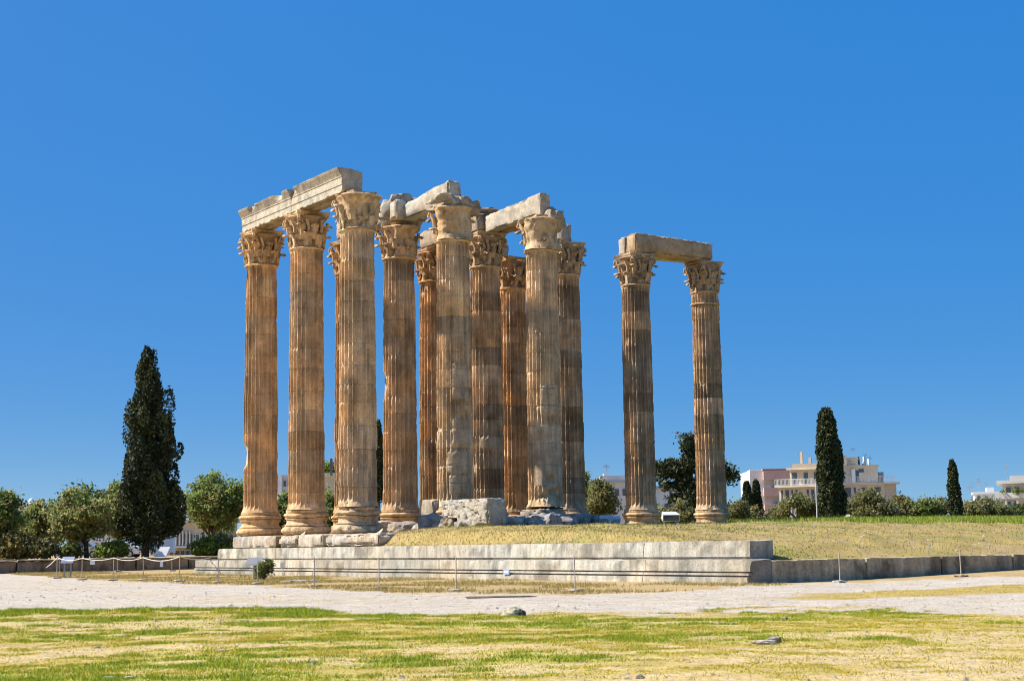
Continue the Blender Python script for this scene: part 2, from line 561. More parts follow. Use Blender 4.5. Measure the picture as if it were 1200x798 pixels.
XX, YY = np.meshgrid(mx, my, indexing='ij')
MV = np.stack([XX.ravel(), YY.ravel(), mound_z(XX.ravel(), YY.ravel())], 1)
def mound_green(P):
    s, t = lat_dep(P)
    a = s / t
    ridge = sstep(72, 86, t) * sstep(0.10, 0.17, a)
    patch = sstep(0.50, 0.62, fbm(P, 0.35, 101, 4))
    return np.clip(0.9 * ridge + 0.55 * patch, 0, 1)
mg = mound_green(MV)[:, None]
nn = fbm(MV, 1.1, 111, 4)[:, None]
MC = np.array([0.33, 0.245, 0.085]) * (0.75 + 0.5 * nn)
sl = sstep(0.5, 0.62, fbm(MV, 0.6, 113, 4))[:, None] * 0.6
MC = MC + (np.array([0.37, 0.26, 0.13]) - MC) * sl
MC = MC + (np.array([0.21, 0.22, 0.06]) - MC) * mg * 0.7
i2 = np.arange(len(mx) * len(my)).reshape(len(mx), len(my))
MF = np.stack([i2[:-1, :-1], i2[1:, :-1], i2[1:, 1:], i2[:-1, 1:]], -1).reshape(-1, 4)
tag(MB().add(MV, MF, MC).build('grassy_mound', M_GROUND, smooth=180), kind='structure')

# ------------------------------------------------------------------ grass (uncountable)
def blades(P, L, W, col, lean=0.5, rg=rng):
    n = len(P)
    a = rg.uniform(0, 2 * math.pi, n)
    d = np.stack([np.cos(a), np.sin(a), 0 * a], 1)
    b = rg.uniform(0, 2 * math.pi, n)
    tip = np.stack([np.cos(b), np.sin(b), 0 * b], 1) * (lean * L * rg.uniform(0.2, 1, n))[:, None]
    tip[:, 2] = L * rg.uniform(0.6, 1, n)
    v0 = P - d * W[:, None] * 0.5; v1 = P + d * W[:, None] * 0.5; v2 = P + tip
    V = np.stack([v0, v1, v2], 1).reshape(-1, 3)
    C = np.repeat(col, 3, 0)
    Fq = np.arange(3 * n).reshape(n, 3)
    return V, Fq, C

def mix_col(n, cols, wts, var=0.38):
    k = rng.choice(len(cols), n, p=np.array(wts) / sum(wts))
    c = np.array(cols)[k]
    return c * rng.uniform(1 - var, 1 + var, (n, 1))

# lawn in front
N = 1750000
tt = np.sqrt(rng.uniform(13.5 ** 2, 47 ** 2, N)); aa = rng.uniform(-0.42, 0.42, N)
keep = rng.uniform(0, 1, N) < np.clip(24 / tt, 0.25, 1) ** 1.3
tt, aa = tt[keep], aa[keep]
P = np.stack([EYE[0] + RIGHT[0] * aa * tt + FLAT[0] * tt, EYE[1] + RIGHT[1] * aa * tt + FLAT[1] * tt, 0 * tt], 1)
g, green, near, bare, ton = zones(P)
tuft = fbm(P, 3.5, 131, 3)
tuft2 = fbm(P, 0.9, 133, 3)
pr = near * (0.55 + 0.6 * green + 0.45 * sstep(0.45, 0.6, tuft2)) * (1 - 0.7 * bare) * (0.25 + 0.75 * sstep(0.36, 0.6, tuft)) + 0.02 * g + 0.25 * ton * (1 - g)
keep = rng.uniform(0, 1, len(P)) < pr * 0.85
P, green, ton, tuft, near = P[keep], green[keep], ton[keep], tuft[keep], near[keep]
P[:, 2] = ground_z(P[:, 0], P[:, 1]) - 0.005
n = len(P)
s_, t_ = lat_dep(P)
edge = sstep(31, 36, t_) * sstep(0.05, -0.1, s_ / t_)
cg = mix_col(n, [(0.13, 0.24, 0.012), (0.24, 0.34, 0.018), (0.40, 0.38, 0.025)], [3, 4, 3])
cd = mix_col(n, [(0.46, 0.39, 0.03), (0.56, 0.44, 0.05), (0.60, 0.47, 0.10)], [4, 3, 2])
isg = rng.uniform(0, 1, n) < np.clip(green * 0.85 + 0.12, 0, 1)
col = np.where(isg[:, None], cg, cd)
Lg = (0.02 + 0.045 * rng.uniform(0, 1, n) * (0.4 + green) + 0.05 * edge * green) * (0.42 + 1.0 * tuft)
V, Fq, C = blades(P, Lg, 0.008 + 0.00035 * t_ + 0 * Lg, col, 0.8)
tag(MB().add(V, Fq, C).build('lawn_grass', M_GRASS), kind='stuff')

# dry strip at the foot of the steps
N = 90000
x = rng.uniform(-14, -2.95, N); y = rng.uniform(-34, 32, N)
P = np.stack([x, y, 0 * x], 1)
g, green, near, bare, ton = zones(P)
n1 = fbm(P, 0.5, 141, 4)
keep = rng.uniform(0, 1, N) < (1 - g) * (1 - near) * sstep(0.42, 0.6, n1)
P = P[keep]; P[:, 2] = ground_z(P[:, 0], P[:, 1])
n = len(P)
col = mix_col(n, [(0.42, 0.31, 0.13), (0.36, 0.30, 0.08), (0.25, 0.25, 0.06)], [4, 3, 1])
V, Fq, C = blades(P, rng.uniform(0.04, 0.13, n), rng.uniform(0.02, 0.035, n), col, 0.7)
tag(MB().add(V, Fq, C).build('dry_grass', M_GRASS), kind='stuff')

# mound grass
N = 420000
x = -1.2 + 62 * rng.uniform(0, 1, N) ** 1.4; y = rng.uniform(-30.0, 30, N)
P = np.stack([x, y, 0 * x], 1)
s, t = lat_dep(P)
mgr = mound_green(P)
keep = (rng.uniform(0, 1, N) < 0.2 + 0.2 * sstep(2, 0, x) + 0.6 * mgr * sstep(0.35, 0.6, fbm(P, 1.6, 151, 3))) & (np.abs(s / t) < 0.38) & (t < 116)
P, mgr, t = P[keep], mgr[keep], t[keep]
P[:, 2] = mound_z(P[:, 0], P[:, 1]) - 0.01
n = len(P)
cg = mix_col(n, [(0.16, 0.22, 0.03), (0.24, 0.28, 0.05), (0.31, 0.29, 0.07)], [3, 3, 2])
cd = mix_col(n, [(0.40, 0.31, 0.13), (0.34, 0.29, 0.09), (0.27, 0.25, 0.07)], [3, 3, 2])
isg = rng.uniform(0, 1, n) < mgr * 0.9
col = np.where(isg[:, None], cg, cd)
V, Fq, C = blades(P, rng.uniform(0.04, 0.12, n) * (1 + 2.2 * mgr * sstep(78, 88, t)), rng.uniform(0.02, 0.05, n), col, 0.7)
tag(MB().add(V, Fq, C).build('mound_grass', M_GRASS), kind='stuff')

# taller green grass along the crest on the right
n = 90000
tt = rng.uniform(74, 106, n); aa = rng.uniform(0.135, 0.37, n)
P = np.stack([EYE[0] + RIGHT[0] * aa * tt + FLAT[0] * tt, EYE[1] + RIGHT[1] * aa * tt + FLAT[1] * tt, 0 * tt], 1)
keep = rng.uniform(0, 1, n) < 0.35 + 0.9 * sstep(0.38, 0.6, fbm(P, 0.5, 155, 4))
P = P[keep]; n = len(P)
P[:, 2] = mound_z(P[:, 0], P[:, 1]) - 0.01
V, Fq, C = blades(P, rng.uniform(0.12, 0.34, n), rng.uniform(0.03, 0.06, n), mix_col(n, [(0.20, 0.29, 0.025), (0.29, 0.36, 0.04), (0.36, 0.36, 0.07)], [3, 4, 2]), 0.6)
tag(MB().add(V, Fq, C).build('crest_grass', M_GRASS), kind='stuff')

# weeds on the ledge between the two steps
n = 9000
y = rng.uniform(-29, 12.5, n)
P = np.stack([rng.uniform(-2.42, -2.16, n), y, np.full(n, 0.735)], 1)
keep = rng.uniform(0, 1, n) < sstep(0.48, 0.62, fbm(P * np.array([0, 1, 1]), 0.55, 161, 3)) * (0.3 + 0.7 * sstep(-14, 8, y))
P = P[keep]; n = len(P)
V, Fq, C = blades(P, rng.uniform(0.03, 0.10, n), rng.uniform(0.015, 0.03, n), mix_col(n, [(0.16, 0.2, 0.04), (0.3, 0.28, 0.07)], [1, 1]), 0.9)
tag(MB().add(V, Fq, C).build('ledge_weeds', M_GRASS), kind='stuff')

# loose pebbles
N = 60000
tt = np.sqrt(rng.uniform(15 ** 2, 75 ** 2, N)); aa = rng.uniform(-0.36, 0.36, N)
P = np.stack([EYE[0] + RIGHT[0] * aa * tt + FLAT[0] * tt, EYE[1] + RIGHT[1] * aa * tt + FLAT[1] * tt, 0 * tt], 1)
g, green, near, bare, ton = zones(P)
keep = (rng.uniform(0, 1, N) < 0.16 * g + 0.22 * bare + 0.04 * near) & (P[:, 0] < 20) & ~((P[:, 0] > -3) & (P[:, 1] > -31))
P = P[keep]
P[:, 2] = ground_z(P[:, 0], P[:, 1])
P2 = np.stack([rng.uniform(-1, 30, 900), rng.uniform(-30, 4, 900), np.zeros(900)], 1)
P2[:, 2] = mound_z(P2[:, 0], P2[:, 1])
P = np.concatenate([P, P2]); n = len(P)
oct_v = np.array([(1, 0, 0), (0, 1, 0), (-1, 0, 0), (0, -1, 0), (0, 0, 0.7), (0, 0, -0.4)], float)
oct_f = np.array([(0, 1, 4), (1, 2, 4), (2, 3, 4), (3, 0, 4), (1, 0, 5), (2, 1, 5), (3, 2, 5), (0, 3, 5)])
sz = rng.uniform(0.008, 0.03, n) * np.where(rng.uniform(0, 1, n) < 0.06, 2.0, 1); sz[-900:] = rng.uniform(0.02, 0.09, 900)
V = P[:, None, :] + oct_v[None] * sz[:, None, None] * rng.uniform(0.6, 1.4, (n, 6, 1))
Fq = (oct_f[None] + (np.arange(n) * 6)[:, None, None]).reshape(-1, 3)
C = np.repeat(np.array([0.5, 0.45, 0.39]) * rng.uniform(0.6, 1.15, (n, 1)), 6, 0)
tag(MB().add(V.reshape(-1, 3), Fq, C).build('loose_pebbles', M_BLOCK), kind='stuff')

# ------------------------------------------------------------------ stepped platform and walls
GREY = np.array([0.41, 0.37, 0.295])
def course(mb, prof, y0, y1, seed, x_in, step=0.14, avg=4.2, base=GREY):
    """course of ashlar blocks along y; prof = (x, z) outline of the front from bottom to top, back plane x_in"""
    rg = np.random.default_rng(seed)
    ys = [y0]
    while ys[-1] < y1 - avg * 1.4:
        ys.append(ys[-1] + avg * rg.uniform(0.7, 1.35))
    ys.append(y1)
    pr = [prof[0]]
    for p, q in zip(prof[:-1], prof[1:]):
        L = math.hypot(q[0] - p[0], q[1] - p[1]); k = max(1, int(L / step))
        for i in range(1, k + 1):
            pr.append((p[0] + (q[0] - p[0]) * i / k, p[1] + (q[1] - p[1]) * i / k))
    ztop = prof[-1][1]
    for i in range(1, 4):
        pr.append((prof[-1][0] + (x_in - prof[-1][0]) * i / 3, ztop))
    pr = np.array(pr)
    for b0, b1 in zip(ys[:-1], ys[1:]):
        g = 0.007
        xo = rg.normal(0, 0.008)
        yy = np.linspace(b0 + g, b1 - g, max(3, int((b1 - b0) / step)))
        V = np.zeros((len(yy), len(pr), 3))
        V[..., 0] = pr[None, :, 0]; V[..., 2] = pr[None, :, 1]; V[..., 1] = yy[:, None]
        V = V.reshape(-1, 3)
        ztl = ztop - V[:, 2]
        top = sstep(0.22, 0.0, ztl) * sstep(x_in, x_in - 0.2, V[:, 0])
        ends = sstep(0.18, 0.0, np.minimum(V[:, 1] - b0, b1 - V[:, 1]))
        n1 = fbm(V, 1.1, seed, 4)
        chip = np.clip(n1 - 0.44, 0, 1) * (0.26 * top + 0.2 * ends * sstep(0.5, 0, ztl)) + (fbm(V, 5, seed + 3, 3) - 0.5) * 0.03
        V[:, 0] += chip * 0.8 + xo * sstep(x_in, x_in - 0.3, V[:, 0]); V[:, 2] -= np.clip(chip, 0, 1) * 0.5 * top
        c = stone_tint(V, base * rg.uniform(0.86, 1.12), seed + 11, 0.24, 0.9, 0.4)
        ii = np.arange(len(V)).reshape(len(yy), len(pr))
        fq = np.stack([ii[:-1, :-1], ii[:-1, 1:], ii[1:, 1:], ii[1:, :-1]], -1).reshape(-1, 4)
        mb.add(V, fq[:, ::-1], c)
        # end faces closing the block
        for e, rev in ((0, False), (len(yy) - 1, True)):
            ring = list(ii[e]) 
            vv = np.concatenate([V[ring], [[x_in, V[ring[-1], 1], pr[0, 1]]]])
            f = list(range(len(vv)))
            mb.add(vv, [f if rev else f[::-1]], np.concatenate([c[ring], c[ring[-1:]]]))
    return mb

plat = thing('stepped_platform', 'long grey stone platform of two weathered steps in front of the columns', 'platform', (0, 0, 0))
low = MB()
course(low, [(-2.92, -0.1), (-2.92, 0.19), (-2.74, 0.20), (-2.74, 0.245), (-2.86, 0.25), (-2.86, 0.315), (-2.70, 0.32), (-2.70, 0.365), (-2.80, 0.37), (-2.80, 0.74)], -30.42, 13.1, 5, -1.9)
low.build('lower_step', M_STEP, plat, 35)
upc = MB()
course(upc, [(-2.06, 0.72), (-2.06, 0.80), (-2.13, 0.81), (-2.13, 1.32)], -29.72, 11.7, 9, -1.15)
upc.build('upper_step', M_STEP, plat, 35)

rwall = thing('retaining_wall', 'long low dark stone wall holding back the grassy mound right of the platform corner', 'wall')
mb = MB()
for i, (x0, x1) in enumerate([(-1.88, 2.3), (2.32, 5.9), (5.92, 9.6), (9.62, 13.5), (13.52, 18), (18.02, 23), (23.02, 28), (28.02, 34), (34.02, 40)]):
    v, f = rough_box(((x1 - x0) / 2 + 0.006, 0.35, 0.42), 0.13, 0.035, 0.025, 60 + i, 1.4)
    v = v + np.array([(x0 + x1) / 2, -30.42 + 0.35 + (i % 3) * 0.01, 0.28])
    c = stone_tint(v, np.array([0.42, 0.335, 0.22]) * (1.15 if i == 0 else 0.95 + 0.05 * (i % 2)), 70 + i, 0.3, 1.0, 0.5)
    mb.add(v, f, c)
mb.build('wall_blocks', M_STEP, rwall, 40)

lwall = thing('garden_wall', 'low shade-tinted stone wall under the trees left of the platform', 'wall')
mb = MB()
xs = [-60, -45, -33, -24, -17, -11, -6.4, -2.9, 1.4, 5.0, 9.2, 13.6, 18]
for i, (x0, x1) in enumerate(zip(xs[:-1], xs[1:])):
    v, f = rough_box(((x1 - x0) / 2 - 0.01, 0.3, 0.42), 0.16, 0.03, 0.06, 160 + i, 1.4)
    v = v + np.array([(x0 + x1) / 2, 33.3 + (i % 3) * 0.015, 0.34])
    mb.add(v, f, stone_tint(v, (0.27, 0.215, 0.15), 170 + i, 0.3, 1.0, 0.4))  # dark tint carries the shade on the wall front
mb.build('wall_blocks', M_STEP, lwall, 40)
mb = MB()
for i, (x0, x1) in enumerate(zip(xs[:-1], xs[1:])):
    v, f = rough_box(((x1 - x0) / 2 - 0.02, 0.42, 0.05), 0.16, 0.01, 0.03, 260 + i, 1.4)
    v = v + np.array([(x0 + x1) / 2, 33.3, 0.80 + 0.01 * (i % 2)])
    mb.add(v, f, stone_tint(v, (0.40, 0.35, 0.27), 270 + i, 0.2))  # paler than the blocks below, painting in the sunlit wall top
mb.build('sunlit_coping', M_STEP, lwall, 40)

# ------------------------------------------------------------------ columns
SHAFT_H, R0, R1 = 13.42, 0.93, 0.825
Z_SHAFT, Z_RING, Z_TOP = 3.2, 16.62, 18.5
NFL = 24
US = np.array([0.0, 0.13, 0.20, 0.33, 0.565, 0.80, 0.93])
CAMANG = math.atan2(-FLAT[1], -FLAT[0])      # direction pointing at the viewer's side of a column

def ang_diff(a, b):
    return (a - b + math.pi) % (2 * math.pi) - math.pi

def shaft(parent, tint, seed, chips=(), patches=(), wear=1.0, dark=0.35, topstreak=0.4, z0=0.0):
    rg = np.random.default_rng(seed)
    th = np.concatenate([(k + US) / NFL * 2 * math.pi for k in range(NFL)])
    fl = np.tile(np.where(US <= 0.131, 0, np.sqrt(np.clip(1 - ((US - 0.565) / 0.435) ** 2, 0, 1))), NFL)
    joints = [0.0]
    while joints[-1] < SHAFT_H - 1.5:
        joints.append(joints[-1] + rg.uniform(0.82, 1.18))
    joints.append(SHAFT_H)
    zs = []
    for a, b in zip(joints[:-1], joints[1:]):
        zs += list(np.linspace(a + 0.014, b - 0.014, 9)) + [b]
    zs = np.array([0.0] + zs)
    drum = np.clip(np.searchsorted(joints, zs, 'left') - 1, 0, len(joints) - 2)
    isj = np.array([min(abs(z - j) for j in joints[1:-1]) < 0.002 for z in zs])
    TH, ZZ = np.meshgrid(th, zs)
    FL = np.broadcast_to(fl, TH.shape)
    u = ZZ / SHAFT_H
    r = R0 + (R1 - R0) * u + 0.025 * np.sin(math.pi * np.clip(u, 0, 1))
    r = r + 0.10 * np.exp(-ZZ / 0.13)
    r = r + 0.05 * np.exp(-(SHAFT_H - ZZ) / 0.10)
    fdep = 0.12 * sstep(0.16, 0.42, ZZ) * sstep(0.10, 0.35, SHAFT_H - ZZ)
    Q = np.stack([np.cos(TH) * r, np.sin(TH) * r, ZZ], -1).reshape(-1, 3)
    n_big = fbm(Q, 0.8, seed, 4).reshape(TH.shape)
    n_mid = fbm(Q, 2.6, seed + 3, 4).reshape(TH.shape)
    n_fin = fbm(Q, 8.0, seed + 6, 3).reshape(TH.shape)
    chip = wear * (0.20 * np.clip(n_big * 0.5 + n_mid * 0.5 - 0.53, 0, 1) + 0.11 * np.clip(n_mid - 0.56, 0, 1) + 0.05 * np.clip(n_fin - 0.4, 0, 1))
    jz = np.min(np.abs(ZZ[..., None] - np.array(joints)[None, None]), -1)
    chip = chip + wear * 0.22 * np.clip(n_mid - 0.55, 0, 1) * sstep(0.16, 0.02, jz)
    for (ca, cz, da, dz, dep) in chips:
        k = np.exp(-((ang_diff(TH, CAMANG + ca) / da) ** 4)) * np.exp(-(((ZZ - cz) / dz) ** 4))
        chip = chip + dep * k * (0.5 + n_mid)
    off = np.array([rg.normal(0, 0.010) for _ in joints])
    rr = r - FL * fdep
    patch = np.zeros_like(rr)
    for (ca, cz, da, dz) in patches:
        k = sstep(1.04, 0.97, np.abs(ang_diff(TH, CAMANG + ca)) / da) * sstep(1.03, 0.97, np.abs(ZZ - cz) / dz)
        patch = np.maximum(patch, k)
    rr = rr + (r + 0.0 - rr) * patch
    rr = np.minimum(rr, r - chip * (1 - 0.6 * patch)) + off[drum][:, None]
    rr = rr - 0.016 * isj[:, None]
    V = np.stack([np.cos(TH) * rr, np.sin(TH) * rr, ZZ + Z_SHAFT - z0], -1).reshape(-1, 3)
    # colour: drum by drum, streaks, lichen
    df = 1 + rg.normal(0, 0.07, len(joints))
    dk = rg.uniform(0, 1, len(joints))
    df = np.where(dk < dark * 0.55, df * rg.uniform(0.60 if dark > 0.5 else 0.70, 0.76 if dark > 0.5 else 0.86, len(joints)), df)
    df = np.where(dk > 0.86, df * 1.16, df)
    warm = rg.normal(0, 0.06, len(joints))
    c = np.asarray(tint)[None, None, :] * df[drum][:, None, None] * np.ones(TH.shape + (1,))
    c = c * (1 + warm[drum][:, None, None] * np.array([0.5, 0, -0.9]))
    st = fbm(np.stack([Q[:, 0], Q[:, 1], Q[:, 2] * 0.12], 1), 3.0, seed + 12, 4).reshape(TH.shape)
    blot = fbm(Q, 1.2, seed + 15, 4).reshape(TH.shape)
    c = c * (1 + 1.1 * (st - 0.5) + 0.8 * (blot - 0.5) + 0.35 * (n_fin - 0.5))[..., None]
    ble = sstep(0.54, 0.68, fbm(Q, 0.9, seed + 21, 5).reshape(TH.shape))[..., None]
    c = c + (np.array([0.58, 0.45, 0.30]) - c) * 0.42 * ble
    gry = sstep(0.55, 0.66, fbm(np.stack([Q[:, 0], Q[:, 1], Q[:, 2] * 0.4], 1), 1.3, seed + 24, 5).reshape(TH.shape))[..., None]
    c = c + (np.array([0.26, 0.195, 0.125]) - c) * 0.42 * gry
    run = topstreak * sstep(0.46, 0.66, fbm(np.stack([Q[:, 0], Q[:, 1], Q[:, 2] * 0.05], 1), 2.6, seed + 18, 3)).reshape(TH.shape) * sstep(3.2, 0.3, SHAFT_H - ZZ + 1.5 * st)
    c = c * (1 - 0.75 * run[..., None])
    fresh = sstep(0.05, 0.13, chip)[..., None]
    c = c + (np.array([0.56, 0.42, 0.27]) - c) * fresh * 0.55
    pc = np.array([0.46, 0.34, 0.22]) * (0.85 + 0.3 * blot)[..., None]
    c = c + (pc - c) * patch[..., None] * 0.75
    c = c * (1 - 0.35 * isj[:, None, None])
    n_t, n_z = len(th), len(zs)
    ii = np.arange(n_t * n_z).reshape(n_z, n_t)
    nx = np.roll(ii, -1, 1)
    fq = np.stack([ii[:-1], nx[:-1], nx[1:], ii[1:]], -1).reshape(-1, 4)
    mb = MB().add(V, fq, np.clip(c, 0.02, 0.8).reshape(-1, 3))
    return mb.build('shaft', M_MARBLE, parent, 50)

def lathe_v(prof, n=72, seed=0, amp=0.03, freq=1.4, chip=0.12, bite=()):
    prof = np.array(prof, float)
    pr = [prof[0]]
    for p, q in zip(prof[:-1], prof[1:]):
        k = max(1, int(np.linalg.norm(q - p) / 0.09))
        for i in range(1, k + 1): pr.append(p + (q - p) * i / k)
    pr = np.array(pr)
    th = np.linspace(0, 2 * math.pi, n, endpoint=False)
    TH, RR = np.meshgrid(th, pr[:, 0]); ZZ = np.repeat(pr[:, 1:2], n, 1)
    Q = np.stack([np.cos(TH) * RR, np.sin(TH) * RR, ZZ], -1).reshape(-1, 3)
    d = (chip * np.clip(fbm(Q, freq, seed, 4) - 0.48, 0, 1) * 2.5 + amp * (fbm(Q, freq * 4, seed + 4, 3) - 0.4)).reshape(TH.shape)
    for (ca, cz, da, dz, dep) in bite:
        d = d + dep * np.exp(-((ang_diff(TH, CAMANG + ca) / da) ** 4)) * np.exp(-(((ZZ - cz) / dz) ** 4)) * (0.6 + 0.8 * fbm(Q, 2.5, seed + 8, 3).reshape(TH.shape))
    RR = np.maximum(RR - d * sstep(0.05, 0.5, RR), 0.01)
    V = np.stack([np.cos(TH) * RR, np.sin(TH) * RR, ZZ - 0.3 * np.clip(d, 0, 0.3)], -1).reshape(-1, 3)
    ii = np.arange(len(V)).reshape(len(pr), n); nx = np.roll(ii, -1, 1)
    return V, np.stack([ii[:-1], nx[:-1], nx[1:], ii[1:]], -1).reshape(-1, 4)

def torus_prof(r_in, r_out, z0, z1, n=8):
    return [(r_in + (r_out - r_in) * math.sin(math.pi * i / n) ** 0.7, z0 + (z1 - z0) * i / n) for i in range(n + 1)]

BASE_PROF = [(0.5, 1.90), (1.05, 1.92)] + torus_prof(1.05, 1.27, 1.96, 2.38) + [(1.10, 2.40), (1.10, 2.44), (1.02, 2.50), (0.99, 2.60), (1.03, 2.72), (1.09, 2.76), (1.09, 2.80)] \
    + torus_prof(1.0, 1.15, 2.82, 3.06) + [(1.03, 3.08), (1.03, 3.19), (0.9, 3.205)]

def leaf(mb, ang, z0, h, r0, wid, curl, tint, seed):
    rg = np.random.default_rng(seed)
    nv, nu = 11, 7
    v = np.linspace(0, 1, nv); u = np.linspace(-1, 1, nu)
    rad = r0 + 0.03 + 0.10 * v
    zz = z0 + h * np.minimum(v / 0.82, 1.0)
    k = np.clip((v - 0.62) / 0.38, 0, 1)
    rad = rad + curl * k ** 1.3
    zz = zz - 0.32 * curl * np.clip((v - 0.86) / 0.14, 0, 1) - 0.02
    wv = wid * (0.78 + 0.35 * np.sin(math.pi * np.clip(v * 0.95, 0, 1))) * (1 - 0.65 * np.clip((v - 0.7) / 0.3, 0, 1) ** 1.5)
    lob = 1 + 0.16 * np.cos(v * 2 * math.pi * 4.0)
    V = []
    for layer in (0, 1):
        for i in range(nv):
            for j in range(nu):
                ww = wv[i] * u[j] * (lob[i] if abs(u[j]) > 0.9 else 1)
                mid = 0.05 * (1 - abs(u[j])) - 0.035 * (abs(u[j]) > 0.6) + 0.02 * math.cos(u[j] * math.pi * 3)
                rr = rad[i] + mid - layer * 0.075 + rg.normal(0, 0.012)
                a = ang + ww / max(r0, 0.5)
                V.append((math.cos(a) * rr, math.sin(a) * rr, zz[i] + rg.normal(0, 0.01) - 0.05 * abs(u[j]) * k[i]))
    V = np.array(V)
    ii = np.arange(nv * nu).reshape(nv, nu); jj = ii + nv * nu
    f = []
    for i in range(nv - 1):
        for j in range(nu - 1):
            f.append((ii[i, j], ii[i, j + 1], ii[i + 1, j + 1], ii[i + 1, j]))
            f.append((jj[i, j], jj[i + 1, j], jj[i + 1, j + 1], jj[i, j + 1]))
        f.append((ii[i, 0], ii[i + 1, 0], jj[i + 1, 0], jj[i, 0]))
        f.append((ii[i, -1], jj[i, -1], jj[i + 1, -1], ii[i + 1, -1]))
    for j in range(nu - 1):
        f.append((ii[-1, j], ii[-1, j + 1], jj[-1, j + 1], jj[-1, j]))
    mb.add(V, np.array(f), stone_tint(V, np.asarray(tint) * rg.uniform(0.8, 1.15), seed, 0.35, 2.0, 0.62))

def abacus_v(zb, zt, hd, seed, cut=0.16, conc=0.17, worn=0.0):
    out = []
    for s in range(4):
        a0, a1 = s * math.pi / 2 + math.pi / 4, (s + 1) * math.pi / 2 + math.pi / 4
        p0 = np.array([math.cos(a0), math.sin(a0)]) * hd; p1 = np.array([math.cos(a1), math.sin(a1)]) * hd
        d = (p1 - p0) / np.linalg.norm(p1 - p0); nrm = np.array([-d[1], d[0]])
        p0 = p0 + d * cut; p1 = p1 - d * cut
        for i in range(13):
            t = i / 12
            out.append(p0 + (p1 - p0) * t + nrm * conc * math.sin(math.pi * t))
    out = np.array(out)
    rows = [(zb, 0.90), (zb + 0.04, 0.93), (zb + (zt - zb) * 0.5, 0.955), (zb + (zt - zb) * 0.62, 1.0), (zt, 1.0)]
    V = np.concatenate([np.concatenate([out * k, np.full((len(out), 1), z)], 1) for z, k in rows])
    rr = fbm(V, 1.7, seed, 4)
    V[:, :2] *= (1 - (0.10 + worn) * np.clip(rr - 0.45, 0, 1) * 2.2)[:, None]
    V[:, 2] -= 0.06 * np.clip(fbm(V, 3, seed + 5, 3) - 0.5, 0, 1)
    n = len(out)
    ii = np.arange(len(V)).reshape(len(rows), n); nx = np.roll(ii, -1, 1)
    f = [tuple(q) for q in np.stack([ii[:-1], nx[:-1], nx[1:], ii[1:]], -1).reshape(-1, 4)]
    f.append(tuple(ii[-1])); f.append(tuple(ii[0][::-1]))
    return V, f

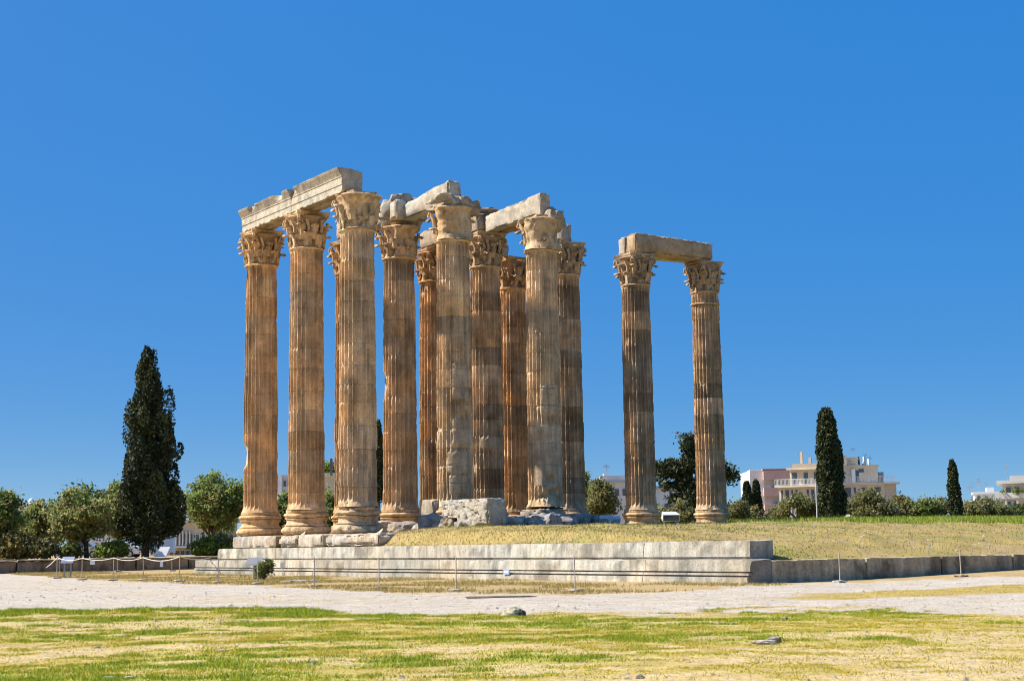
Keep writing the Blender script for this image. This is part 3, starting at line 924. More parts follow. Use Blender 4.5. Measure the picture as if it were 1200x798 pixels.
def capital(parent, tint, seed, z0, worn=None, neck=None, ruin=False):
    """worn: None or (centre angle rel. to viewer, half width) of the side that has lost its carving"""
    zc = Z_RING - z0
    rg = np.random.default_rng(seed)
    H = Z_TOP - Z_RING
    V, f = lathe_v([(0.5, zc), (0.85, zc + 0.0), (0.80, zc + 0.05), (0.74, zc + 0.5), (0.76, zc + 1.0), (0.90, zc + 1.42), (1.05, zc + 1.60), (1.0, zc + 1.66), (0.4, zc + 1.68)], 80, seed, 0.03, 1.6, 0.05)
    if ruin:
        V[:, :2] *= (1 - 0.14 * sstep(zc + 1.2, zc + 1.6, V[:, 2]))[:, None]
    if worn:
        a = np.arctan2(V[:, 1], V[:, 0])
        k = sstep(1.15, 0.75, np.abs(ang_diff(a, CAMANG + worn[0])) / worn[1])
        zz = (V[:, 2] - zc) / H
        out = (0.20 + (0.05 if ruin else 0.13) * zz) * (0.3 + 1.4 * fbm(V, 1.6, seed + 2, 4)) * sstep(0.3, 0.7, np.hypot(V[:, 0], V[:, 1])) + (0.5 if ruin else 0.22) * (fbm(V, 2.2, seed + 3, 4) - 0.5) + (0.3 if ruin else 0.1) * np.clip(fbm(V, 5.0, seed + 6, 3) - 0.45, -0.1, 1)
        V[:, :2] *= (1 + k * out)[:, None]
    cap = MB().add(V, f, stone_tint(V, np.asarray(tint) * (1.0 if worn else 0.8), seed, 0.3, 1.6, 0.35))
    def lost(ang):
        return worn is not None and abs(ang_diff(ang, CAMANG + worn[0])) < worn[1]
    for k in range(8):
        a = k * math.pi / 4 + math.pi / 8
        lo = lost(a)
        if not (lo and ruin and rg.uniform() < 0.7): leaf(cap, a, zc + 0.05, 0.72 * rg.uniform(0.92, 1.04) * (rg.uniform(0.6, 1.0) if lo else 1), 0.84 + 0.06 * lo, 0.225, rg.uniform(0.02, 0.10) if lo else rg.uniform(0.20, 0.36), tint, seed * 100 + k)
        a = k * math.pi / 4
        lo = lost(a)
        if not (lo and ruin and rg.uniform() < 0.85): leaf(cap, a, zc + 0.40, 0.86 * rg.uniform(0.9, 1.04) * (rg.uniform(0.6, 1.0) if lo else 1), 0.86 + 0.12 * lo, 0.21, rg.uniform(0.02, 0.12) if lo else rg.uniform(0.24, 0.40), tint, seed * 100 + 20 + k)
    # small inner scrolls and stalks between the upper leaves
    for k in range(8):
        a = k * math.pi / 4 + math.pi / 8
        if lost(a): continue
        pts = [(math.cos(a + 0.05 * math.sin(i)) * (0.93 + 0.03 * i), math.sin(a + 0.05 * math.sin(i)) * (0.93 + 0.03 * i), zc + 0.75 + 0.13 * i) for i in range(6)]
        cap.tube(pts, [0.085, 0.08, 0.075, 0.075, 0.08, 0.10], 6, np.asarray(tint) * 0.95)
    co = cap.build('capital', M_CAP, parent, 60)
    # corner volutes
    for k in range(4):
        a = math.pi / 4 + k * math.pi / 2
        if lost(a) or rg.uniform() < 0.12: continue
        vm = MB()
        d = np.array([math.cos(a), math.sin(a), 0]); s = np.array([-d[1], d[0], 0])
        for sd in (-1, 1):
            pts, rad = [], []
            for i in range(7):
                t = i / 6
                pts.append(d * (0.90 + 0.26 * t ** 1.3) + s * sd * 0.22 * (1 - t) + np.array([0, 0, zc + 0.95 + 0.62 * t])); rad.append(0.08)
            c0 = d * 1.12 + s * sd * 0.045 + np.array([0, 0, zc + 1.40])
            for i in range(1, 15):
                q = math.pi / 2 - i * 0.42; rr = 0.17 * (1 - i / 17)
                pts.append(c0 + d * math.cos(q) * rr + np.array([0, 0, math.sin(q) * rr])); rad.append(0.062)
            vm.tube(pts, rad, 6, np.asarray(tint) * rg.uniform(0.85, 1.1))
        vm.build('volute', M_CAP, co, 60)
    V, f = abacus_v(zc + 1.60, zc + H, (1.0 if ruin else 1.19) if worn else 1.36, seed + 9, worn=(0.5 if ruin else 0.25) if worn else 0.02, conc=0.05 if ruin else 0.17)
    MB().add(V, f, stone_tint(V, np.asarray(tint) * 1.02, seed + 8, 0.3, 1.4, 0.3)).build('abacus', M_CAP, co, 45)
    # necking ring
    rp = torus_prof(0.82, 0.93, zc - 0.11, zc + 0.01, 6)
    V, f = lathe_v(rp, 64, seed + 30, 0.01, 2, 0.12)
    MB().add(V, f, stone_tint(V, np.asarray(tint) * 1.15, seed + 31, 0.2)).build('necking_ring', M_CAP, parent, 60)
    if neck:
        rp = torus_prof(0.82, 0.94, zc - neck - 0.06, zc - neck + 0.06, 6)
        V, f = lathe_v(rp, 64, seed + 33, 0.01, 2, 0.05)
        MB().add(V, f, stone_tint(V, np.asarray(tint) * 1.1, seed + 34, 0.2)).build('necking_ring', M_CAP, parent, 60)

ORANGE = (0.63, 0.385, 0.18)
TAN = (0.58, 0.39, 0.215)
BROWN = (0.52, 0.345, 0.195)
RUST = (0.52, 0.30, 0.14)
CREAMY = (0.56, 0.385, 0.22)
GRP = 'tall fluted columns of the ruined temple'
S = 5.5
LEFTA, RIGHTA = -math.pi / 2, math.pi / 2    # viewer's left / right edge relative to CAMANG (sign fixed below)
# +90 deg from the viewer-facing direction is the viewer's right-hand edge when seen from above
def column(ix, iy, label, tint, seed, worn=None, chips=(), patches=(), wear=1.0, dark=0.35, streak=0.4, bite=(), bchip=0.12, neck=None, dx=0.0, dy=0.0, ruin=False):
    x, y = ix * S + dx, iy * S + dy
    z0 = 1.94 if ix == 0 else mz(x, y) - 0.05
    c = thing('corinthian_column', label, 'column', (x, y, z0), 0, GRP)
    shaft(c, tint, seed, chips, patches, wear, dark, streak, z0)
    prof = [(r, z - z0) for r, z in BASE_PROF]
    V, f = lathe_v(prof, 84, seed + 50, 0.03, 1.3, bchip, [(a, zc - z0, da, dz, dp) for a, zc, da, dz, dp in bite])
    MB().add(V, f, stone_tint(V, np.asarray(tint) * np.array([1.02, 1.06, 1.10]), seed + 51, 0.22, 1.2, 0.3)).build('base', M_MARBLE, c, 45)
    capital(c, np.asarray(tint) * np.array([1.0, 1.04, 1.08]), seed + 70, z0, worn, neck, ruin)
    return c

LE, RI = -1.35, 1.35     # near the viewer's left / right edges
column(0, 2, 'orange column at the left end of the front row, notched low on its left edge', ORANGE, 101, chips=[(LE, 3.0, 0.5, 0.55, 0.22), (LE, 10.0, 0.3, 0.3, 0.1), (1.3, 7.0, 0.25, 1.6, 0.06)], dark=0.12, streak=0.85, wear=0.9)
column(0, 1, 'orange-brown column second from the left, carrying the joint of the long lintel', (0.62, 0.395, 0.20), 102, dark=0.3, streak=0.5, bite=[(-0.2, 2.9, 0.9, 0.35, 0.12)], bchip=0.2, wear=0.9)
column(0, 0, 'pale tan column at the right end of the long lintel, third of the front row, with broken base', TAN, 103, worn=(0.45, 1.15), dark=0.2, streak=0.1, bite=[(0.6, 2.6, 0.8, 0.6, 0.20)], bchip=0.3, wear=1.1)
column(1, 2, 'rust-coloured column almost hidden behind the third column of the front row', RUST, 104, dark=0.1, dx=0.0)
column(1, 1, 'orange-tan column right of the dark cypress strip, with rubble on its broken capital', (0.58, 0.375, 0.20), 105, worn=(0.5, 0.7), chips=[(LE, 6.6, 0.4, 0.6, 0.16), (1.45, 4.0, 0.2, 0.35, 0.15)], dark=0.25, streak=0.2)
column(1, 0, 'broad tan column behind the big limestone block, patched with squared stone low down', TAN, 106, worn=(0.35, 1.5), ruin=True, patches=[(0.35, 2.2, 0.75, 0.55), (0.3, 1.1, 0.62, 0.45), (0.5, 3.7, 0.6, 0.7), (0.45, 6.2, 0.55, 0.9)], dark=0.2, streak=0.0, wear=1.25)
column(2, 2, 'slender rust-brown column seen between two tan columns, left of the limestone block', RUST, 107, dark=0.2, streak=0.5)
column(2, 1, 'grey-brown column with dark drums rising behind the right end of the limestone block', BROWN, 108, dark=0.6, patches=[(0.2, 3.6, 0.7, 0.35)], streak=0.3)
column(2, 0, 'tan column with a shattered hollow foot in the middle of the ruin', CREAMY, 109, worn=(0.3, 1.7), ruin=True, patches=[(0.3, 2.6, 0.95, 1.6), (0.35, 5.5, 0.6, 0.8)], chips=[(0.25, 1.35, 0.28, 0.22, 0.5), (0.5, 0.75, 0.35, 0.14, 0.4), (-0.2, 0.55, 0.3, 0.1, 0.35)], dark=0.15, wear=1.4, streak=0.0, bchip=0.5, bite=[(0.2, 2.9, 1.2, 0.5, 0.15)])
column(3, 2, 'reddish-brown column standing farthest back, right of the limestone block', RUST, 110, dark=0.2, streak=0.4)
column(3, 1, 'grey-brown banded column at the right end of the main group', BROWN, 111, dark=0.75, streak=0.3)
column(4, 1, 'grey-brown column on the left of the isolated pair', BROWN, 112, dark=0.75, streak=0.5, dx=0.32, dy=0.81)
column(5, 1, 'grey-brown column with a double neck ring on the right of the isolated pair', (0.52, 0.35, 0.205), 113, dark=0.5, streak=0.4, neck=0.78, dx=0.32, dy=0.81)

# ------------------------------------------------------------------ blocks under the front row
def stone(name, label, cat, loc, half, tint, seed, step=0.12, amp=0.03, edge=0.1, rz=0.0, tilt=0.0, group=None, mat=None, spots=0.25, freq=1.2, roll=0.0, cutter=None):
    v, f = rough_box(half, step, amp, edge, seed, freq)
    if cutter is not None:
        v = cutter(v)
    c = stone_tint(v, tint, seed + 3, 0.25, 1.2, spots)
    o = MB().add(v, f, c).build(name, mat or M_MARBLE, None, 40)
    o.location = tuple(float(q) for q in loc); o.rotation_euler = (roll, tilt, rz)
    return tag(o, label, cat, group)

FX = -1.38
def yb(px):
    return float(on_x(px, 634, FX)[1])
ed = [(271, 322.5, 'flat-faced stone block under the leftmost column of the front row', 0.10, 0.03),
      (323.5, 347, 'lumpy rounded stone block under the second column of the front row', 0.4, 0.09),
      (348.5, 376, 'clean squared stone block right of the lumpy one under the second column', 0.08, 0.02)]
for i, (p0, p1, lab, e, am) in enumerate(ed):
    y1, y0 = yb(p0), yb(p1)
    stone('plinth_block', lab, 'stone block', (FX + 1.25, (y0 + y1) / 2, 1.64), (1.25, (y1 - y0) / 2, 0.315), (0.45, 0.375, 0.285), 300 + i, 0.1, am, e)
def c_cut(v):
    v = v.copy()
    return v
y1, y0 = yb(378), yb(378) - 5.4
stone('plinth_block', 'broken stone block under the third column, half sunk in the grass on its right', 'stone block', (FX + 1.3, (y0 + y1) / 2, 1.63), (1.3, (y1 - y0) / 2, 0.31), (0.44, 0.365, 0.28), 304, 0.11, 0.07, 0.45)

# ------------------------------------------------------------------ lintels
LG = 'marble lintel beams on top of the columns'
PALE = np.array([0.50, 0.43, 0.325])
def lintel_profile(label, x, y0, y1, seed, depth=0.95, flip=False, h=1.2, mould=True, group=LG, z=None):
    """beam along y with fasciae and crowning moulding on its -x face"""
    pr = [(0, 0), (0, 0.36), (-0.035, 0.365), (-0.035, 0.74), (-0.07, 0.745)]
    pr += [(-0.07, 0.80), (-0.12, 0.86), (-0.20, 1.05), (-0.27, 1.13), (-0.28, 1.2)] if mould else [(-0.07, 1.2)]
    if not mould: pr = [(0, 0), (0, 1.2)]
    pr += [(depth, 1.2), (depth, 0)]
    pr = np.array(pr) * np.array([1, h / 1.2])
    res = []
    for i in range(len(pr)):
        p, q = pr[i], pr[(i + 1) % len(pr)]
        k = max(1, int(np.linalg.norm(q - p) / 0.13))
        for j in range(k): res.append(p + (q - p) * j / k)
    res = np.array(res)
    yy = np.linspace(y0, y1, max(6, int((y1 - y0) / 0.13)))
    V = np.zeros((len(yy), len(res), 3))
    V[..., 0] = res[None, :, 0]; V[..., 2] = res[None, :, 1]; V[..., 1] = yy[:, None]
    V = V.reshape(-1, 3)
    W = V + np.array([x, 0, 0])
    n1 = fbm(W, 0.9, seed, 4); n2 = fbm(W, 3.5, seed + 2, 3)
    ztop = sstep(h * 0.55, h, V[:, 2]) * sstep(0.3, -0.1, V[:, 0])
    chip = np.clip(n1 - 0.54, 0, 1) * 1.5 * ztop
    V[:, 0] += chip * 1.1 + (n2 - 0.5) * 0.025
    V[:, 2] -= np.clip(n1 - 0.56, 0, 1) * 0.25 * sstep(h * 0.9, h, V[:, 2]) + np.clip(n2 - 0.55, 0, 1) * 0.12 * sstep(h * 0.9, h, V[:, 2])
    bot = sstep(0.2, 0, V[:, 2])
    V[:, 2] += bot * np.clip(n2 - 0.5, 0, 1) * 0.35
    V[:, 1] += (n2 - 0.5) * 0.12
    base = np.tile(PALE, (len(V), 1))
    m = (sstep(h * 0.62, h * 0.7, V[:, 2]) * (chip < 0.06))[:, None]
    base = base + (np.array([0.36, 0.30, 0.22]) - base) * m * (0.8 if mould else 0.4)  # upper part greyed: shade of the overhanging moulding put into its colour
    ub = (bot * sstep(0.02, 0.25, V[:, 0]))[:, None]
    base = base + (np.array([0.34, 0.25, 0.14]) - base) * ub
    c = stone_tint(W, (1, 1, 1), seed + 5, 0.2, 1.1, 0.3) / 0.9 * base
    ii = np.arange(len(V)).reshape(len(yy), len(res)); nx = np.roll(ii, -1, 1)
    f = [tuple(q) for q in np.stack([ii[:-1], ii[1:], nx[1:], nx[:-1]], -1).reshape(-1, 4)]
    f += [tuple(ii[0]), tuple(ii[-1][::-1])]
    mb = MB().add(V, f, np.clip(c, 0.03, 0.75))
    o = mb.build('lintel_beam', M_CAP, None, 40)
    o.location = (x, 0, Z_TOP + 0.004 if z is None else z)
    return tag(o, label, 'lintel', group)

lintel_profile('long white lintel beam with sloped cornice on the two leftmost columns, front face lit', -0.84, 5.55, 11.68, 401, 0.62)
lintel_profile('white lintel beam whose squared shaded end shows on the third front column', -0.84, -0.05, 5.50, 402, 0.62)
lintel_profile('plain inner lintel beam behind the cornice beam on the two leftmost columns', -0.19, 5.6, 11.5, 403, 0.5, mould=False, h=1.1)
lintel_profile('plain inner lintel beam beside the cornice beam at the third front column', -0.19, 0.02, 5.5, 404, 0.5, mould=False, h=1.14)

def beam(label, p0, p1, zc0, zc1, w, h0, h1, seed, tint=PALE, edge=0.15, amp=0.03, spots=0.25):
    """plain beam from p0 to p1 (x, y); end heights may differ (broken)"""
    p0 = np.array(p0, float); p1 = np.array(p1, float)
    L = np.linalg.norm(p1 - p0)
    v, f = rough_box((L / 2, w / 2, 0.5), 0.13, amp, edge, seed, 1.0)
    t = (v[:, 0] / L) + 0.5
    hh = h0 + (h1 - h0) * t
    v[:, 2] = (v[:, 2] + 0.5) * hh + zc0 + (zc1 - zc0) * t - Z_TOP
    c = stone_tint(v, tint, seed + 4, 0.22, 1.0, spots)
    o = MB().add(v, f, c).build('lintel_beam', M_CAP, None, 40)
    m = (p0 + p1) / 2
    o.location = (m[0], m[1], Z_TOP)
    o.rotation_euler = (0, 0, math.atan2(p1[1] - p0[1], p1[0] - p0[0]))
    return tag(o, label, 'lintel', LG)

TZ = Z_TOP + 0.004
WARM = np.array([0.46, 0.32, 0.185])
# second row: behind the third front column, and up to the broad column
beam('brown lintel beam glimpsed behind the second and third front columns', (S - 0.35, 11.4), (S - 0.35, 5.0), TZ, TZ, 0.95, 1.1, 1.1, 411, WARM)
beam('short pale beam stub beside the rubble on the broken capital of the fourth column', (S - 0.55, 4.98), (S - 0.55, 4.2), TZ + 0.0, TZ + 0.05, 0.8, 1.1, 1.1, 412)
beam('pale sloping lintel beam with a squared end on the broad tan column', (S - 0.02, 4.6), (S - 0.02, -0.35), TZ - 0.02, TZ + 0.02, 0.9, 0.85, 1.28, 413, PALE * 0.98, 0.16, 0.04)
# third row
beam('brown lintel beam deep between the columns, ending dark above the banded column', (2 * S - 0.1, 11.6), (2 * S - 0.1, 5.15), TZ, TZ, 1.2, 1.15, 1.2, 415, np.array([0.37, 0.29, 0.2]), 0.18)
beam('pale sloping lintel beam on the column with the shattered foot', (2 * S + 0.05, 5.05), (2 * S + 0.05, -0.42), TZ - 0.02, TZ, 0.75, 1.0, 1.25, 416, PALE * 0.98, 0.16, 0.04)
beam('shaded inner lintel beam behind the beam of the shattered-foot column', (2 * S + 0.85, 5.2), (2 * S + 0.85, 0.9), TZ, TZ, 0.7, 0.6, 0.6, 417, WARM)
# isolated pair
LX, LY = 4 * S + 0.32, S + 0.81
MX, MY = 5 * S + 0.32, S + 0.81
beam('lone brown lintel beam with a broken white left end bridging the isolated pair', (LX - 0.52, LY - 0.28), (MX + 0.22, MY - 0.28), TZ, TZ, 1.0, 1.26, 1.14, 418, np.array([0.46, 0.32, 0.19]), 0.22, 0.03)
beam('pale second beam lying against the far side of the lone lintel, its broken end showing at left', (LX - 0.50, LY + 0.70), (MX + 0.2, MY + 0.68), TZ, TZ, 0.85, 1.2, 1.2, 419, PALE)

def rock(name, label, loc, half, tint, seed, rz=0.0, group=None, cat='rock', mat=None, sink=0.0, parent=None, n=4, amp=0.5):
    import bmesh
    bm = bmesh.new()
    bmesh.ops.create_icosphere(bm, subdivisions=n, radius=1.0)
    v = np.array([q.co[:] for q in bm.verts]); f = np.array([[q.index for q in fc.verts] for fc in bm.faces])
    bm.free()
    p = v / np.max(np.abs(v), 1, keepdims=True) * 0.55 + v * 0.45
    k = 1 + amp * (fbm(p + seed, 1.1, seed, 4) - 0.5) * 2 + 0.3 * (fbm(p + seed, 3.2, seed + 3, 4) - 0.5)
    v = p * k[:, None] * np.array(half)
    o = MB().add(v, f, stone_tint(v, tint, seed, 0.3, 1.5, 0.3)).build(name, mat or M_BLOCK, None, 42)
    o.location = (float(loc[0]), float(loc[1]), float(loc[2] - sink)); o.rotation_euler = (0, 0, rz)
    return tag(o, label, cat, group)

# rubble on top of the capitals
rock('rubble_mass', 'grey lichened lump of rubble on the capital of the fourth column', (S + 0.1, S + 0.1, Z_TOP + 0.62), (1.0, 1.0, 0.9), (0.42, 0.35, 0.26), 501, cat='rubble')
rock('rubble_mass', 'pale broken lump against the left foot of the rubble on the fourth column', (S - 0.7, S + 0.35, Z_TOP + 0.12), (0.45, 0.55, 0.5), (0.5, 0.42, 0.31), 502, cat='rubble')
rock('rubble_mass', 'flat crust of dark rubble on the beam above the banded middle column', (2 * S, S + 0.9, Z_TOP + 1.25), (0.8, 1.3, 0.22), (0.34, 0.27, 0.2), 503, cat='rubble')
beam('pale upright stub of beam on the capital of the farthest column', (3 * S - 0.7, 2 * S + 0.5), (3 * S - 0.7, 2 * S - 0.25), TZ, TZ, 0.9, 0.8, 0.85, 421, PALE * 0.9)
beam('squared grey-brown beam stub on the banded column at the right end of the group', (3 * S - 0.1, S + 0.7), (3 * S - 0.1, S - 0.42), TZ, TZ, 0.8, 1.2, 1.1, 422, np.array([0.38, 0.32, 0.24]))
rock('rubble_mass', 'rough pale lump crowning the capital of the broad tan column', (S - 0.45, 0.1, Z_TOP + 0.05), (0.6, 1.0, 0.38), (0.50, 0.41, 0.29), 504, cat='rubble')

rock('rubble_mass', 'cracked squared lump of stone on the right side of the broad column capital', (S + 0.55, -0.35, Z_TOP - 0.15), (0.62, 0.6, 0.45), (0.47, 0.36, 0.24), 505, cat='rubble')
rock('rubble_mass', 'split stone lump bulging from the capital of the shattered-foot column', (2 * S + 0.45, -0.45, Z_TOP - 0.2), (0.55, 0.6, 0.55), (0.48, 0.38, 0.26), 506, cat='rubble')
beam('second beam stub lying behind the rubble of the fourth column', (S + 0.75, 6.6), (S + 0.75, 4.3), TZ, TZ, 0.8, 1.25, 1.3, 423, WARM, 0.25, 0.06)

# ------------------------------------------------------------------ fallen stones round the columns
bp = site(555, 72.6, 2.0); bz = 1.95
big = thing('limestone_block', 'big pitted white limestone block lying on smaller stones before the columns', 'stone block', (bp[0], bp[1], bz), 0.10)
def notch(v):
    v = v.copy()
    k = sstep(0.55, 0.75, (v[:, 1] + 0.2) / 1.0) * sstep(-0.12, -0.25, v[:, 2])
    v[:, 2] = v[:, 2] + k * 0.42
    return v
v, f = rough_box((0.6, 1.78, 0.64), 0.05, 0.025, 0.10, 520, 1.6)
v = notch(v); pit = np.clip(fbm(v, 8.0, 525, 3, (1, 0.7, 1.3)) - 0.53, 0, 1)
v[:, 0] += pit * 0.4 * sstep(-0.3, -0.55, v[:, 0])
v[:, 2] += 0.82
MB().add(v, f, stone_tint(v, (0.50, 0.445, 0.36), 523, 0.16, 1.5, 0.15) * (1 - 0.9 * pit)[:, None]).build('block_body', M_BLOCK, big, 50)

rk = [  # px, depth, half extents, tint (dark bluish greys paint in shadow), label
    (508, 76.0, (0.75, 0.7, 0.55), (0.36, 0.31, 0.25), 'squat grey-brown stone left of the big limestone block'),
    (527, 73.6, (0.45, 0.45, 0.32), (0.38, 0.31, 0.22), 'brown stone propping the left end of the big limestone block'),
    (560, 73.0, (0.6, 0.35, 0.22), (0.42, 0.38, 0.31), 'flat pale stone wedged under the middle of the big limestone block'),
    (577, 73.2, (0.38, 0.38, 0.2), (0.5, 0.45, 0.38), 'small white stone under the right end of the big limestone block'),
    (541, 73.0, (0.4, 0.3, 0.2), (0.34, 0.31, 0.28), 'grey slab in the shade beneath the big limestone block'),
    (455, 79.0, (0.85, 0.75, 0.5), (0.40, 0.33, 0.25), 'rounded brown boulder between the third and fourth columns'),
    (478, 78.0, (0.8, 0.6, 0.42), (0.34, 0.29, 0.24), 'dull stone at the foot of the fourth column'),
    (497, 77.0, (0.55, 0.5, 0.34), (0.34, 0.3, 0.26), 'shaded stone left of the squat grey-brown one'),
    (470, 75.6, (0.55, 0.3, 0.12), (0.42, 0.37, 0.29), 'thin flat slab on the grass in front of the fourth column'),
    (604, 75.5, (0.45, 0.5, 0.32), (0.47, 0.41, 0.33), 'pale split stone just right of the big limestone block'),
    (618, 76.5, (0.8, 0.6, 0.36), (0.31, 0.29, 0.27), 'shadow-tinted grey stone before the farthest column'),
    (628, 75.5, (0.42, 0.36, 0.26), (0.54, 0.49, 0.41), 'bright pointed stone in front of the shattered foot'),
    (640, 77.0, (0.85, 0.6, 0.42), (0.30, 0.28, 0.27), 'slate-grey shadow-tinted stone heaped against the shattered foot'),
    (655, 77.5, (0.7, 0.55, 0.36), (0.28, 0.27, 0.27), 'bluish shadow-tinted stone right of the shattered foot'),
    (672, 78.5, (0.75, 0.6, 0.34), (0.32, 0.30, 0.28), 'shadow-tinted stone before the right-hand banded column'),
    (690, 80.0, (0.65, 0.5, 0.34), (0.30, 0.28, 0.27), 'last shadow-tinted stone at the right end of the rubble row'),
    (516, 74.8, (0.35, 0.3, 0.2), (0.36, 0.33, 0.29), 'small squared grey stone at the lower left of the limestone block'),
    (588, 75.0, (0.45, 0.4, 0.3), (0.33, 0.3, 0.26), 'grey stone tucked behind the right corner of the limestone block'),
]
for i, (px, t, hf, tint, lab) in enumerate(rk):
    p = site(px, t, 2.0); z = mz(p[0], p[1])
    rock('fallen_stone', lab, (p[0], p[1], z + hf[2] * 0.6), hf, tint, 540 + i, rz=random.uniform(0, 3), group='fallen stones along the feet of the columns', mat=M_MARBLE)
# masonry pedestal round the broad column and broken masonry at the shattered foot
stone('pedestal_block', 'grey squared masonry at the left foot of the broad tan column', 'stone block', (S - 0.55, 0.75, 2.75), (0.75, 0.7, 0.85), (0.42, 0.345, 0.25), 571, 0.12, 0.04, 0.12)
stone('pedestal_block', 'rough grey masonry packed round the shattered foot of the middle column', 'stone block', (2 * S - 0.5, -0.3, 2.5), (0.8, 0.95, 0.6), (0.40, 0.335, 0.25), 572, 0.12, 0.12, 0.35, rz=0.25)

# stones lying in the open
def open_rock(px, py, half, tint, lab, seed, mat=None, rz=0.3):
    p = on_ground(px, py)
    return rock('field_stone', lab, (p[0], p[1], p[2] + half[2] * 0.45), half, tint, seed, rz=rz, mat=mat, group='loose stones on the open ground')
open_rock(603, 721, (0.21, 0.16, 0.10), (0.66, 0.56, 0.36), 'yellowish white stone at the edge of the gravel in the middle foreground', 601)
open_rock(611, 721, (0.07, 0.07, 0.08), (0.16, 0.14, 0.12), 'dark pointed stone touching the yellowish white stone', 602)
open_rock(593, 721, (0.13, 0.12, 0.06), (0.55, 0.5, 0.44), 'small white stone left of the yellowish one at the gravel edge', 603)
open_rock(895, 754, (0.17, 0.12, 0.035), (0.72, 0.65, 0.55), 'flat grey stone in the grass at the right foreground', 604, rz=-0.5)
open_rock(906, 752, (0.10, 0.09, 0.05), (0.48, 0.44, 0.38), 'small lump beside the flat grey stone at right', 611)
open_rock(259, 763, (0.10, 0.06, 0.02), (0.7, 0.64, 0.55), 'thin pale stone in the lawn left of centre', 605)
open_rock(128, 795, (0.06, 0.05, 0.02), (0.68, 0.62, 0.54), 'pale stone at the bottom edge of the lawn, nearer the corner', 606)
open_rock(151, 795, (0.06, 0.045, 0.02), (0.5, 0.46, 0.4), 'grey stone at the bottom edge of the lawn, right of the pale one', 607)
open_rock(920, 726, (0.06, 0.05, 0.04), (0.4, 0.36, 0.3), 'small dark stone near the right end of the gravel', 608)
open_rock(343, 682, (0.42, 0.3, 0.05), (0.6, 0.56, 0.5), 'flat white stone on the dry strip, left of a larger slab', 609)
open_rock(354, 681.5, (0.7, 0.3, 0.05), (0.6, 0.56, 0.5), 'larger flat white slab on the dry strip near the small bush', 610)
p = on_ground(570, 701)
open_rock(585, 700, (0.9, 0.12, 0.035), (0.35, 0.27, 0.19), 'long low brown kerb stone half buried in the gravel', 612, rz=YAW + 0.02)

# ------------------------------------------------------------------ rope fence
GP = 'thin metal posts of the rope fence'
def post(px, py, h, lab, tint=(0.42, 0.36, 0.30), back=False):
    p = on_ground(px, py)
    o = thing('fence_post', lab, 'post', p, 0, GP)
    tl = random.uniform(-0.02, 0.02)
    MB().tube([(0, 0, 0.04), (tl * h * 0.5, 0, h * 0.5), (tl * h, 0, h)], 0.018, 8, tint).build('pole', M_METAL, o, 60)
    v, f = rough_box((0.2, 0.16, 0.045), 0.06, 0.01, 0.03, int(px), 3)
    v[:, 2] += 0.035
    MB().add(v, f, stone_tint(v, (0.36, 0.31, 0.25), int(px))).build('foot_slab', M_STEP, o, 40)
    return np.array([p[0] + tl * h, p[1], p[2] + h - 0.06])
tops = []
for px, py, lab in [(66.5, 678, 'leftmost fence post at the left end of the rope'), (96, 679.5, 'rope fence post just right of the grey display stand'),
                    (132.5, 680, 'rope fence post third along, left of the big cypress trunk'), (168, 680.5, 'rope fence post standing in line with the big cypress trunk'),
                    (210, 681.5, 'rope fence post at the right end of the rope, before the white board')]:
    tops.append(post(px, py, 1.05, lab))
b1 = post(138, 669.5, 0.95, 'farther post seen just right of the third rope fence post')
b2 = post(201.5, 669, 0.95, 'farther post by the garden wall left of the platform end')
b0 = post(69.5, 672, 0.95, 'farther post almost behind the leftmost fence post')
for px, py, lab in [(256, 683, 'bare fence post before the left end of the lower step'), (301.5, 684.5, 'bare fence post beside the small bush and display board'),
                    (368.5, 687.5, 'bare fence post in front of the two white flat stones'), (444, 690, 'bare fence post below the third column of the front row'),
                    (534.5, 692.5, 'bare fence post below the broad tan column'), (674, 693, 'bare fence post right of the small blue plate, before the middle of the steps'),
                    (984.5, 682.5, 'bare fence post before the retaining wall near the platform corner'), (1126.5, 675.5, 'bare fence post farthest right, before the retaining wall')]:
    post(px, py, 0.98 if px < 900 else 0.9, lab)
def rope(p, q, sag, lab):
    pts = [p + (q - p) * i / 14 - np.array([0, 0, sag * 4 * (i / 14) * (1 - i / 14)]) for i in range(15)]
    o = MB().tube(pts, 0.02, 6, (0.62, 0.56, 0.48)).build('fence_rope', M_ROPE, None, 60)
    return tag(o, lab, 'rope', 'spans of pale rope between the posts')
gend = at(54, 665, 82)
rope(tops[0], gend, 0.03, 'rope end slanting to the ground left of the leftmost post')
rope(tops[0], tops[1], 0.12, 'rope span passing the grey display stand')
rope(tops[1], tops[2], 0.10, 'rope span with the square white note, left of the third post')
rope(tops[2], tops[3], 0.12, 'rope span between the third post and the cypress trunk post')
rope(tops[3], tops[4], 0.16, 'rope span with the tall white note, before the white board')
rope(tops[4], np.array([-1.9, 13.2, 0.85]), 0.1, 'rope span running from the last post to the platform end')
def note(p, q, u, w_, h_, lab):
    c = p + (q - p) * u - np.array([0, 0, 0.12 * 4 * u * (1 - u) + h_ / 2 + 0.01])
    o = MB().box((-w_ / 2, -0.006, -h_ / 2), (w_ / 2, 0.006, h_ / 2), (0.75, 0.75, 0.73)).build('paper_note', M_PLASTER, None)
    o.location = tuple(c); o.rotation_euler = (0, 0, YAW)
    tag(o, lab, 'notice')
note(tops[1], tops[2], 0.33, 0.22, 0.17, 'square white note hanging on the rope left of the cypress')
note(tops[3], tops[4], 0.52, 0.13, 0.28, 'tall white note hanging on the rope right of the cypress trunk')

